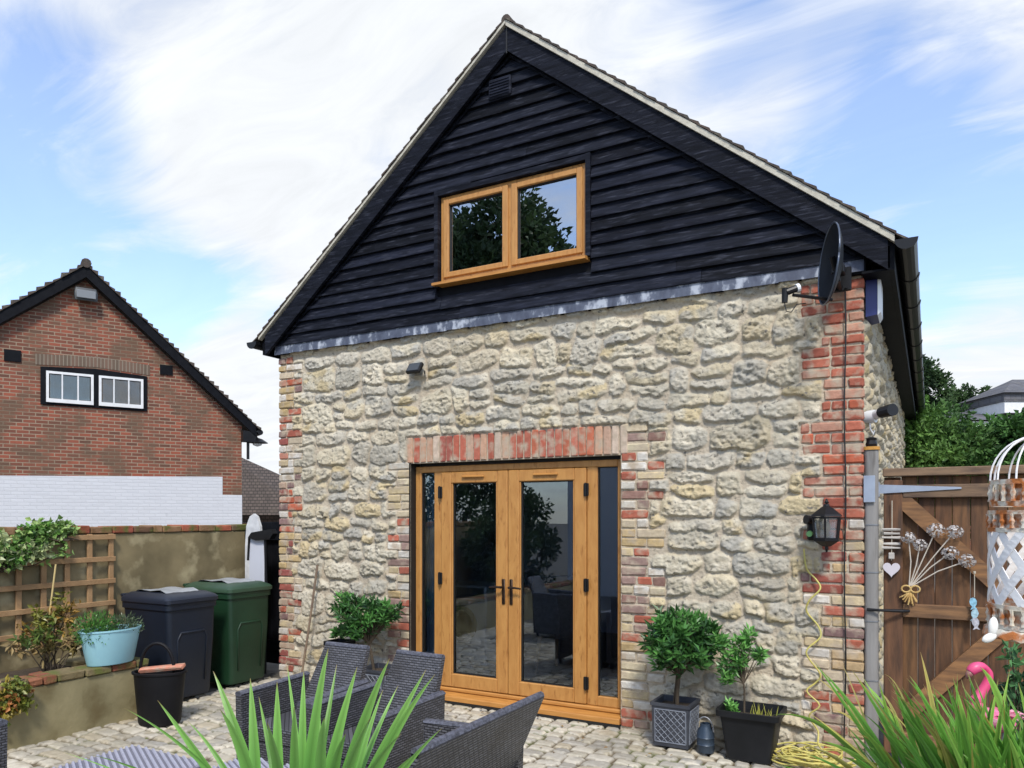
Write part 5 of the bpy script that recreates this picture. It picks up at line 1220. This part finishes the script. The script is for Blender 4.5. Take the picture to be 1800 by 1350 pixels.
# pale grey sheets lying on the lids
for (xc, yc, z_, lbl) in ((-6.19, 4.57, .979, 'pale grey plastic sheet on the navy bin lid'), (-6.22, 5.27, 1.014, 'pale grey plastic sheet on the green bin lid')):
    b = MB(); n = 8; V_ = []
    for i in range(n+1):
        for j in range(n+1): V_.append((xc-.24+.48*i/n+.01*math.sin(j*1.7), yc-.17+.34*j/n+.01*math.cos(i*2.1), z_+.010+.006*math.sin(i*1.3+j*.8)-.035*(max(0, abs(i-4)-2)/2)**2*.6))
    b.add(V_+[(x, y, z-.004) for x, y, z in V_], [(i*(n+1)+j, (i+1)*(n+1)+j, (i+1)*(n+1)+j+1, i*(n+1)+j+1) for i in range(n) for j in range(n)]+[((n+1)**2+i*(n+1)+j, (n+1)**2+i*(n+1)+j+1, (n+1)**2+(i+1)*(n+1)+j+1, (n+1)**2+(i+1)*(n+1)+j) for i in range(n) for j in range(n)])
    tag(b.build('plastic_sheet', mat('pale_sheet', (.42, .44, .46), .35, (.30, .32, .34), 6, bump=.3, bscale=20), smooth=True), lbl, 'sheet', 'sheets lying on the bin lids')
# ironing board and folded airer by the side gate
t = empty('ironing_board', (-6.45, 5.84, 0), 'upright ironing board with white cover leaning behind the green bin', 'ironing board')
def SP(px, py, d=5.84): return onY(px, py, d)
out_ = [(432, 1040), (432, 960), (434, 925), (440, 908), (447, 903), (453, 908), (458, 925), (461, 960), (462, 1040), (462, 1120), (434, 1120)]
b = MB(); b.ext_xz([(SP(x, y).x, SP(x, y).z) for x, y in out_], 5.83, 5.86); b.build('cover', mat('white_cover', (.68, .69, .70), .8, (.5, .51, .53), 12), t)
b = MB(); p = SP(470, 950); b.tube([(p.x, 5.80, p.z), (p.x-.03, 5.80, .02)], .012, 8); b.tube([(p.x-.10, 5.80, p.z-.05), (p.x-.13, 5.80, .02)], .012, 8); b.tube([(p.x-.12, 5.79, .6), (p.x, 5.79, .6)], .010, 8); b.build('leg', m_grey, t)
t = empty('pedal_bin', (-6.28, 5.72, 0), 'folded white and black clothes airer behind the green bin', 'airer')
t.name = 'clothes_airer'
b = MB(); c1, c2 = SP(440, 1035, 5.70), SP(466, 940, 5.70); b.box(c1.x, c2.x, 5.68, 5.70, .9, c2.z, .01); b.build('panel', mat('pale_lilac', (.55, .57, .64), .5), t)
b = MB(); b.loft([[Vector((SP(x, y, 5.66).x, 5.64+dy, SP(x, y, 5.66).z)) for x, y in ((438, 945), (444, 936), (478, 930), (482, 938), (476, 948), (452, 950))] for dy in (0, .07)]); b.tube([(SP(438, 945, 5.67).x, 5.67, SP(438, 945, 5.67).z), (SP(436, 985, 5.67).x, 5.67, SP(436, 985, 5.67).z)], .012, 8); b.tube([(SP(466, 945, 5.67).x, 5.67, SP(466, 945, 5.67).z), (SP(468, 1020, 5.67).x, 5.67, SP(468, 1020, 5.67).z), (SP(466, 1190, 5.67).x, 5.67, .01)], .014, 8); b.build('frame', m_plblack, t)
# light blue oval tub with herbs on the raised bed
tc_ = Vector((-5.83, 3.78, .472)); t = empty('blue_tub', tc_, 'light blue oval metal tub planted with herbs on the raised bed corner', 'planter')
def oval(a_, b_, z_, n=28): return [Vector((tc_.x+b_*math.cos(2*PI*k/n), tc_.y+a_*math.sin(2*PI*k/n), tc_.z+z_)) for k in range(n)]
m_blue = mat('pale_blue_enamel', (.33, .60, .68), .38, (.30, .56, .65), 5)
MB().loft([oval(.185, .115, 0), oval(.19, .12, .01), oval(.245, .155, .265), oval(.253, .162, .268), oval(.253, .162, .282), oval(.240, .15, .28), oval(.225, .14, .20)]).build('tub', m_blue, t, smooth=True, sharp=45)
MB().loft([oval(.225, .138, .21), oval(.225, .138, .23)]).build('soil', m_earth, t)
b = MB(); rs = np.random.RandomState(9)
for (oy, rad, hh, pal, n) in ((-.12, .14, .16, ((.07, .19, .035), (.10, .26, .05), (.05, .14, .03)), 1500), (.10, .14, .11, ((.08, .13, .06), (.12, .16, .09), (.05, .09, .04)), 900)):
    d = rs.normal(size=(n, 3)); d /= np.linalg.norm(d, axis=1, keepdims=True); P = np.array([tc_.x, tc_.y+oy, tc_.z+.27])+d*np.array([rad*.95, rad*1.2, hh])*rs.uniform(.3, 1, (n, 1)); P[:, 2] = np.maximum(P[:, 2], tc_.z+.20)
    leaf_batch(b, P, d+rs.normal(size=(n, 3))*.6+np.array([0, 0, .3]), rs.uniform(.02, .045, n), rs.uniform(.006, .012, n), np.array(pal)[rs.randint(0, 3, n)]*rs.uniform(.7, 1.3, (n, 1)), rs=rs)
b.build('herbs', m_bay, t)
# black flexible tub with a pink brick on top
bc_ = Vector((-5.42, 3.93, 0)); t = empty('black_trug', bc_, 'black tall handled trug standing on the setts by the raised bed', 'trug')
def ov(a_, b_, z_, n=24): return [Vector((bc_.x+a_*math.cos(2*PI*k/n)*CC-b_*math.sin(2*PI*k/n)*SS, bc_.y+a_*math.cos(2*PI*k/n)*SS+b_*math.sin(2*PI*k/n)*CC, z_)) for k in range(n)]
m_rub = mat('black_rubber_tub', (.005, .005, .007), .55, (.008, .008, .010), 5, spec=.25)
MB().loft([ov(.155, .12, 0), ov(.165, .13, .02), ov(.20, .15, .40), ov(.215, .16, .405), ov(.215, .16, .42), ov(.195, .14, .42), ov(.17, .12, .10)]).build('tub', m_rub, t, smooth=True, sharp=45)
ux = Vector((CC, SS, 0)); b = MB(); b.tube([bc_+ux*(.135*math.cos(a)-.02)+Vector((0, 0, .40+.24*math.sin(a)**.8)) for a in [PI*k/14 for k in range(15)]], .013, 8); b.build('handle', m_rub, t, smooth=True)
b = MB(); Mb = Matrix.Translation(bc_+Vector((0.01, 0, .435))) @ Matrix.Rotation(YAW+.1, 4, 'Z') @ Matrix.Rotation(-.08, 4, 'Y'); b.col(.62, .26, .17).box(-.16, .19, -.045, .045, -.012, .022, .012, M=Mb, jit=.004); tag(b.build('terracotta_slab', m_brick), 'pink terracotta slab resting across the black trug', 'slab')
# bamboo cane and young shrub in the raised bed
b = MB(); b.tube([onX(75, 1175, -6.3), onX(98, 992, -6.45)], .007, 6); tag(b.build('bamboo_cane', mat('bamboo', (.50, .38, .16), .6)), 'bamboo cane stuck in the raised bed in front of the trellis', 'cane')
def loose_plant(name, cen, spread, n, pal, seed, label, cat='shrub', L_=.07, W_=.03, m=None, hang=0.0, base=None, group=None):
    rs = np.random.RandomState(seed); t = empty(name, base or (cen[0], cen[1], .36), label, cat, group); b = MB(); s_ = MB(); P = []; D = []; C = []
    B = Vector(base or (cen[0], cen[1], .36)); ns = max(5, n//28)
    for k in range(ns):
        e = Vector(cen)+Vector((rs.normal()*spread[0]*.6, rs.normal()*spread[1]*.6, rs.normal()*spread[2]*.6)); md = B.lerp(e, .55)+Vector((0, 0, .05-hang*.1)); s_.tube([B+Vector((rs.normal()*.03, rs.normal()*.05, 0)), md, e], [.005, .004, .0015], 5)
        c = np.array(pal[rs.randint(len(pal))])
        for j in range(n//ns):
            f = rs.rand()**.6; q2 = md.lerp(e, f); P.append((q2.x+rs.normal()*.02, q2.y+rs.normal()*.02, q2.z+rs.normal()*.02)); D.append(rs.normal(size=3)+np.array([.3, 0, -.3*hang])); C.append(c*rs.uniform(.7, 1.3))
    n2 = len(P); leaf_batch(b, np.array(P), np.array(D), rs.uniform(.6, 1.2, n2)*L_, rs.uniform(.7, 1.2, n2)*W_, np.array(C), rs=rs)
    b.build('foliage', m or m_bay, t); s_.build('stem', m_bark, t); return t
c_ = onX(85, 1075, -6.35); loose_plant('garden_shrub', c_, (.10, .16, .17), 420, ((.20, .20, .04), (.28, .17, .04), (.10, .15, .03), (.33, .20, .05)), 61, 'yellowish young shrub growing round the bamboo cane')
c_ = onX(100, 1125, -6.2); loose_plant('garden_shrub', c_, (.12, .26, .08), 260, ((.10, .15, .035), (.18, .14, .05), (.30, .22, .10)), 62, 'low straggly green plants along the soil of the raised bed', L_=.08)
c_ = onX(28, 955, -6.62)
loose_plant('climbing_ivy', c_, (.05, .28, .09), 1100, ((.12, .26, .05), (.22, .36, .10), (.40, .46, .22), (.09, .18, .04)), 63, 'variegated green climber spilling over the top of the trellis', 'climber', L_=.06, W_=.045, hang=1, base=(-6.66, 3.3, 1.2))
c_ = onX(80, 928, -6.70); loose_plant('climbing_ivy', c_, (.05, .22, .06), 800, ((.12, .26, .05), (.22, .36, .10), (.30, .42, .14)), 64, 'green climber sprig on the coping above the trellis, left of the bare wall', 'climber', L_=.055, W_=.04, hang=.5, base=(-6.66, 3.9, 1.45))
c_ = onX(22, 1235, -5.70); loose_plant('trailing_creeper', c_, (.03, .17, .13), 900, ((.28, .22, .04), (.20, .22, .04), (.38, .16, .05), (.14, .18, .04)), 65, 'yellow and red creeper trailing down the raised bed wall at the left edge', 'creeper', L_=.045, W_=.035, hang=1, base=(-5.80, 3.0, .48))

# ================================================================ RATTAN FURNITURE
m_rat = brickmat('rattan', (.070, .071, .080), (.14, .14, .155), (.018, .018, .020), bw=.036, rh=.014, ms=.004, weave=True, stain=(.035, .030, .026), bump=1.0, rough=.38, thr=.6)
m_edge = mat('rattan_edge', (.13, .135, .17), .45, (.05, .052, .065), 60, bump=.5, bscale=150)
def make_chair(name, W, label, cat, group=None, D_=.56, armh=.60, backh=.785):
    t = bpy.data.objects.new(name, None); COL.objects.link(t); t['orig'] = [0, 0, 0]; tag(t, label, cat, group)
    hw = W/2
    # local: front at -y, back at +y
    MB().box(-hw+.06, hw-.06, -D_/2+.02, D_/2-.10, .30, .40, .015).build('seat', m_rat, t)
    b = MB(); b.box(-hw+.0605, hw-.0605, -D_/2+.03, -D_/2+.06, .10, .299, .004); b.build('apron', m_rat, t)
    tp = .045 if W < .8 else .0
    V_ = lambda x, y, z: Vector((x, y, z))
    b = MB(); y0, y1 = D_/2-.10, D_/2+.13
    b.loft([[V_(-hw+.055, y0, .12), V_(hw-.055, y0, .12), V_(hw-.055, y0+.05, .12), V_(-hw+.055, y0+.05, .12)], [V_(-hw+.055, y0+.02, .42), V_(hw-.055, y0+.02, .42), V_(hw-.055, y0+.07, .42), V_(-hw+.055, y0+.07, .42)],
            [V_(-hw+.055+tp, y1-.03, backh), V_(hw-.055-tp, y1-.03, backh), V_(hw-.055-tp, y1+.01, backh), V_(-hw+.055+tp, y1+.01, backh)]]); b.build('backrest', m_rat, t)
    MB().tube([V_(-hw+.055+tp, y1-.01, backh+.004), V_(hw-.055-tp, y1-.01, backh+.004)], .020, 8).build('top_rim', m_edge, t)
    for s_ in (-1, 1):
        xo = s_*hw; xi = s_*(hw-.052)
        b = MB(); b.ext_yz([(-D_/2, .05), (D_/2-.02, .05), (D_/2+.0, armh), (-D_/2-.01, armh-.02)], xo, xi); ar = b.build('arm', m_rat, t)
        MB().tube([(s_*(hw-.026), -D_/2-.012, armh-.018), (s_*(hw-.026), D_/2+.005, armh+.004)], .030, 8, flat=.5).build('arm_rim', m_edge, ar)
        for yy in (-D_/2+.03, D_/2-.06): MB().box(s_*(hw-.045)-.015, s_*(hw-.045)+.015, yy-.015, yy+.015, 0, .0495).build('leg', m_plblack, t)
    return t
ch = make_chair('rattan_armchair', .56, 'dark rattan armchair nearest the bins with its back to the wall', 'armchair', 'dark rattan garden chairs')
ch.location = (-3.42, 3.49, 0)
c2 = copy_tree(ch); c2.location = (-2.82, 3.47, 0); c2.rotation_euler.z = R(-2); c2['label'] = 'dark rattan armchair directly in front of the left half of the french doors'
c3 = copy_tree(ch); c3.location = (-4.53, 1.90, 0); c3.rotation_euler.z = R(90); c3['label'] = 'dark rattan armchair of which only one arm shows at the left edge'
sf = make_chair('rattan_sofa', 1.12, 'two seat dark rattan sofa seen from behind at bottom centre', 'sofa', D_=.56, armh=.60, backh=.80)
sf.location = (-2.03, 2.72, 0); sf.rotation_euler.z = R(-90)
# striped footstools
m_stripe = mat('stripe_base', (.17, .17, .21), .6)
def stool(cx, cy, w, d, label, rot=0):
    t = empty('striped_footstool', (cx, cy, 0), label, 'footstool', 'low striped footstools'); b = MB(); b.box(cx-w/2, cx+w/2, cy-d/2, cy+d/2, .10, .375, .012); b.build('base', m_rat, t); MB().box(cx-w/2+.004, cx+w/2-.004, cy-d/2+.004, cy+d/2-.004, .3755, .388, .004).build('cushion', m_stripe, t)
    b = MB(); dx_, dy_ = -.887, .463
    for k in range(-20, 21):
        ox, oy = cx-dy_*k*.029, cy+dx_*k*.029; lo, hi = -9, 9
        for (o_, d_, c_, h_) in ((ox, dx_, cx, w/2-.01), (oy, dy_, cy, d/2-.01)):
            a1, a2 = (c_-h_-o_)/d_, (c_+h_-o_)/d_; lo = max(lo, min(a1, a2)); hi = min(hi, max(a1, a2))
        if hi-lo > .03: b.tube([(ox+dx_*lo, oy+dy_*lo, .392), (ox+dx_*hi, oy+dy_*hi, .392)], .0085, 6)
    b.build('woven_top', mat('lilac_weave', (.44, .44, .52), .55, (.36, .36, .44), 40, bump=.4, bscale=200), t)
    for sx in (-1, 1):
        for sy in (-1, 1): MB().box(cx+sx*(w/2-.04)-.015, cx+sx*(w/2-.04)+.015, cy+sy*(d/2-.04)-.015, cy+sy*(d/2-.04)+.015, 0, .0995).build('leg', m_plblack, t)
stool(-3.56, 2.34, .62, .62, 'low striped woven footstool at the bottom left, its corner showing between the leaves'); stool(-2.88, 2.52, .60, .60, 'low striped woven footstool behind the spiky leaves, nearer the armchairs')

# ================================================================ SPIKY PLANT IN FRONT
t = empty('spiky_plant', at(560, 1350, 1.95)*1, 'bright green spiky leaved plant in the foreground, its blades fanning up', 'plant')
yc = at(560, 1500, 1.85); t.location = (yc.x, yc.y, 0); t['orig'] = [yc.x, yc.y, 0]
b = MB(); m_yuc = leafmat('yucca_leaves', (1, 1, 1), .35, .35)
tips = [(440, 1192, .1, 34, 455), (487, 1198, 0, 34, 490), (517, 1243, -.2, 30, 520), (534, 1180, .1, 26, 530), (577, 1140, .05, 32, 530), (592, 1168, .25, 22, 545), (628, 1172, .0, 34, 555), (685, 1157, .0, 36, 580), (673, 1213, .2, 20, 600),
        (749, 1177, .1, 34, 600), (765, 1185, -.05, 34, 610), (777, 1280, -.2, 18, 640), (375, 1180, .15, 40, 470), (277, 1231, -.05, 34, 440), (219, 1245, -.1, 16, 470), (160, 1327, -.2, 22, 420), (387, 1247, -.15, 36, 470), (110, 1322, .2, 14, 430), (652, 1260, -.3, 30, 580), (570, 1262, -.3, 34, 560), (470, 1270, -.3, 34, 510), (705, 1290, -.25, 26, 600), (608, 1290, -.2, 32, 570), (455, 1225, .3, 20, 500), (505, 1170, .35, 18, 540), (560, 1215, .3, 22, 560), (612, 1225, .35, 20, 560), (700, 1205, .3, 22, 590), (724, 1250, .2, 22, 600), (402, 1290, .2, 22, 470), (330, 1268, .1, 24, 455), (738, 1320, -.1, 24, 620)]
for i, (px, py, dd, w_, bx) in enumerate(tips):
    tip = at(px, py, 1.85+dd); base = at(bx, 1470, 1.85+dd*.25); w = w_*1.85/F*.72
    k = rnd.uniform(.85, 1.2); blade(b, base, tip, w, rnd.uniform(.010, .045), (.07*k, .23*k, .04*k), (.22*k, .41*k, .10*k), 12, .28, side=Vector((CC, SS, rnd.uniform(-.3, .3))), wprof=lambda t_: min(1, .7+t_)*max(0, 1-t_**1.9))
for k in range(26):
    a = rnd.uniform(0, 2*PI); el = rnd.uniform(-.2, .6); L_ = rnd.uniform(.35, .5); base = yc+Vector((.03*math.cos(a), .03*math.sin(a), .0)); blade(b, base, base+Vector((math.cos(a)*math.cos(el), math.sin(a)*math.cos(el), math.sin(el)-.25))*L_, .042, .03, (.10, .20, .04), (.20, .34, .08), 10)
b.build('leaves', m_yuc, t)
MB().tube([(yc.x, yc.y, .3), (yc.x+.02, yc.y, .6), (yc.x, yc.y, yc.z+.03)], [.045, .04, .035], 10).build('trunk', m_bark, t); MB().lathe([(.13, 0), (.18, .34), (.195, .34), (.195, .38), (.17, .38), (.16, .32)], (yc.x, yc.y, 0), 24).build('pot', m_pot, t, smooth=True, sharp=40)

# ================================================================ GRASSY PLANTS AND FLAMINGO
m_gr = leafmat('iris_leaves', (1, 1, 1), .4, .3)
def strap_clump(name, base, specs, seed, label, extra=0, exr=.5, exh=(.5, .95), lean=.0):
    rr = random.Random(seed); t = empty(name, base, label, 'plant', 'strap leaved clumps at the lower right'); b = MB(); B = Vector(base)
    for (px, py, d_, sag, w_, dry) in specs:
        tip = at(px, py, d_); o_ = Vector((rr.uniform(-.10, .10), rr.uniform(-.08, .08), 0)); k = rr.uniform(.8, 1.2)
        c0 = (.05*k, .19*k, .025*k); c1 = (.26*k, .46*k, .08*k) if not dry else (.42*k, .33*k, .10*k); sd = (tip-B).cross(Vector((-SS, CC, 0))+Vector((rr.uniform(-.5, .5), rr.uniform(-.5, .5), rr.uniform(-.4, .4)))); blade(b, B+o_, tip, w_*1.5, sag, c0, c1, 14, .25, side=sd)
    for k in range(extra):
        a = rr.uniform(0, 2*PI); L_ = rr.uniform(.1, exr); h_ = rr.uniform(*exh); o_ = Vector((rr.uniform(-.14, .14), rr.uniform(-.12, .12), 0)); kk = rr.uniform(.6, 1.2)
        c1 = (.14*kk, .33*kk, .05*kk) if rr.random() < .85 else (.40*kk, .34*kk, .08*kk)
        e_ = Vector((L_*math.cos(a), L_*math.sin(a), h_)); sd = e_.cross(Vector((-SS, CC, 0))+Vector((rr.uniform(-.7, .7), rr.uniform(-.7, .7), rr.uniform(-.4, .4))))
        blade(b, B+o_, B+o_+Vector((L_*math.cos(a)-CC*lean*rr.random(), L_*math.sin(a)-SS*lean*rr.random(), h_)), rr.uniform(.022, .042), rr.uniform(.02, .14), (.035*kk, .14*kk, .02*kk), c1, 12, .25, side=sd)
    b.build('leaves', m_gr, t); return t
bA = at(1640, 1440, 3.3); bA.z = .12
strap_clump('strap_leaf_plant', bA, [(1352, 1258, 3.3, .20, .026, 0), (1432, 1190, 3.6, .16, .022, 1), (1462, 1248, 3.4, .16, .022, 1), (1480, 1166, 3.7, .06, .010, 1), (1517, 1198, 3.5, .12, .026, 0), (1515, 1188, 3.6, .08, .024, 0), (1545, 1200, 3.2, .10, .022, 0), (1440, 1302, 3.2, .12, .030, 0), (1480, 1330, 3.1, .1, .034, 0), (1550, 1185, 3.8, .22, .012, 1), (1500, 1270, 3.0, .10, .024, 0), (1545, 1215, 3.5, .16, .018, 1), (1570, 1250, 3.3, .1, .022, 0)], 71, 'strap leaved plant arching left in front of the quoin at lower right', 55, .35, (.22, .52), .6)
bB = at(1735, 1440, 3.0); bB.z = .12
strap_clump('strap_leaf_plant', bB, [(1618, 1146, 3.1, .10, .024, 1), (1675, 1190, 3.1, .06, .026, 0), (1700, 1235, 2.8, .1, .028, 0), (1640, 1240, 2.9, .12, .026, 0), (1795, 1250, 2.9, .16, .03, 0), (1755, 1192, 3.0, .03, .028, 0), (1775, 1178, 3.1, .04, .026, 0), (1735, 1210, 2.9, .04, .030, 0), (1660, 1280, 2.7, .05, .03, 0), (1765, 1230, 2.8, .1, .034, 0)], 72, 'taller strap leaved plant in front of the flamingo at the lower right corner', 110, .4, (.50, .92), .4)
bC = at(1860, 1440, 2.9); bC.z = .12
strap_clump('strap_leaf_plant', bC, [(1722, 1172, 2.9, .20, .034, 0), (1790, 1200, 2.8, .1, .03, 0), (1770, 1290, 2.6, .1, .03, 0)], 73, 'strap leaved plant cut by the right edge with one broad arching leaf', 80, .4, (.55, .90), .35)
# flamingo
fl = empty('garden_flamingo', at(1752, 1300, 3.55), 'pink garden flamingo ornament bending its neck behind the strap leaves', 'flamingo ornament'); d_ = 3.55
fl.location.z = 0; fl['orig'] = list(fl.location)
m_pink = mat('flamingo_pink', (.68, .045, .16), .4, (.72, .10, .24), 10); m_pinkl = mat('flamingo_pale', (.75, .25, .38), .5, (.66, .10, .24), 30)
npts = smoothpath([at(x, y, d_) for x, y in ((1714, 1232), (1722, 1222), (1735, 1200), (1738, 1184), (1728, 1173), (1714, 1174), (1705, 1182))], 5)
nr = len(npts); b = MB(); b.tube(npts, [.026-.009*min(1, i/(nr*.55)) if i < nr*.6 else .017+.009*math.sin(PI*(i-nr*.6)/(nr*.4)) for i in range(nr)], 12)
b.build('neck', m_pink, fl, smooth=True)
MB().tube([at(1707, 1180, d_), at(1702, 1187, d_), at(1699, 1193, d_)], [.020, .014, .004], 10).build('beak', mat('beak', (.30, .13, .12), .4), fl, smooth=True)
b = MB(); c0 = at(1752, 1266, d_); u1 = Vector((CC, SS, 0)); u2 = Vector((-SS, CC, 0)); rings = []
for i in range(11):
    f = -1+2*i/10; w_ = math.sqrt(max(0.002, 1-f*f)); rings.append([c0+u1*(.095*f)+u2*(.05*w_*math.cos(2*PI*k/14))+Vector((0, 0, .052*w_*math.sin(2*PI*k/14)-.03*f)) for k in range(14)])
b.loft(rings); bd = b.build('body', m_pinkl, fl, smooth=True)
b = MB(); rs = np.random.RandomState(3); n = 90; P = np.array(c0)+np.array([(CC*f_*.07-SS*g_*.045, SS*f_*.07+CC*g_*.045, .03*math.sqrt(1-min(.99, g_*g_))+.01) for f_, g_ in rs.uniform(-1, 1, (n, 2))])
leaf_batch(b, P, np.tile(np.array([CC, SS, -.35]), (n, 1))+rs.normal(size=(n, 3))*.2, np.full(n, .06), np.full(n, .03), np.array([(.75, .35, .45), (.62, .15, .25)])[rs.randint(0, 2, n)], rs=rs); b.build('feathers', m_bay, bd)
MB().tube([at(1713, 1234, d_), at(1722, 1250, d_)], [.025, .035], 10).build('throat', m_pink, fl, smooth=True)
for s_ in (-.03, .03): MB().tube([c0+u1*s_+Vector((0, 0, -.05)), Vector((c0.x+s_, c0.y, -.03))], .006, 6).build('leg', m_grey, fl)
# small shrub by the lantern
c_ = at(1796, 1175, 3.9); loose_plant('garden_shrub', c_, (.09, .09, .22), 420, ((.05, .14, .05), (.08, .20, .07), (.04, .10, .04)), 77, 'grey green shrub at the right edge below the rusty lantern', L_=.06, W_=.03, base=(c_.x+.05, c_.y, 0))
b = MB(); bp = [(-.95, 2.0), (1.6, 2.6), (1.6, 4.3), (.0, 4.3), (-.45, 3.7)]; 
bed = MB().ext_xy([(-.40, 2.2), (1.6, 2.2), (1.6, 4.4), (.05, 4.4), (-.25, 3.3)], -.03, .06); o = bed.build('planting_bed', m_earth); structure(o)

# ================================================================ THINGS SEEN THROUGH THE GLASS
t = empty('washing_machine', (-4.55, 8.1, .08), 'white front loading washing machine behind the left door glass', 'washing machine')
wx, wy = onY(812, 1050, 6.75).x, 6.75
t.location = (wx, wy, .08); t['orig'] = [wx, wy, .08]
MB().box(wx-.30, wx+.30, wy, wy+.55, .085, .93, .015).build('cabinet', m_wht, t); MB().lathe([(.19, 0), (.20, .03), (.15, .035), (.14, .01)], (0, 0, 0), 28, M=Matrix.Translation((wx, wy, .52)) @ Matrix.Rotation(PI/2, 4, 'X')).build('door_ring', m_grey, t, smooth=True, sharp=40)
MB().lathe([(.145, .02), (.08, .045), (.01, .05)], (0, 0, 0), 24, M=Matrix.Translation((wx, wy, .52)) @ Matrix.Rotation(PI/2, 4, 'X')).build('door_glass', mat('dark_glass', (.02, .02, .025), .1), t, smooth=True)
MB().box(wx-.28, wx+.28, wy-.012, wy-.001, .80, .91, .004).build('control_panel', m_grey, t)
dc = Vector((onY(965, 1100, 6.6).x, 6.75, .08)); t = empty('dining_chair', dc, 'grey upholstered dining chair with oak legs inside the right door', 'chair')
m_fab = mat('grey_fabric', (.07, .075, .085), .95, (.10, .10, .11), 30)
MB().loft([rrect(dc.x, dc.y+.0, .46, .08, .50, .03, 3), rrect(dc.x, dc.y-.03, .48, .08, .75, .03, 3), rrect(dc.x, dc.y-.06, .44, .07, 1.08, .03, 3)]).build('backrest', m_fab, t, smooth=True, sharp=50)
MB().box(dc.x-.24, dc.x+.24, dc.y+.02, dc.y+.46, .44, .54, .03).build('seat', m_fab, t)
m_leg = mat('oak_leg', (.36, .20, .09), .5)
for sx in (-1, 1):
    for yy, e in ((.03, -.05), (.42, .03)): MB().tube([(dc.x+sx*.19, dc.y+yy, .45), (dc.x+sx*.21, dc.y+yy+e, .082)], [.024, .015], 8).build('leg', m_leg, t)
# fallen leaves scattered on the setts
b = MB(); rs = np.random.RandomState(91); n = 140
P = np.stack([rs.uniform(-5.6, .6, n), rs.uniform(3.2, 5.55, n), np.full(n, .006)], 1)
near = rs.rand(n) < .5; P[near, 1] = 5.56-rs.rand(near.sum())**2*.5
D = rs.normal(size=(n, 3)); D[:, 2] = np.abs(D[:, 2])*.08
leaf_batch(b, P, D, rs.uniform(.02, .045, n), rs.uniform(.010, .020, n), np.array([(.22, .13, .05), (.30, .20, .07), (.16, .17, .05), (.12, .07, .04)])[rs.randint(0, 4, n)], rs=rs, up=np.tile(np.array([0, 0, 1.0]), (n, 1))+rs.normal(size=(n, 3))*.2)
tag(b.build('leaf_litter', m_bay), 'small fallen leaves scattered over the stone setts', 'leaf litter', kind='stuff')
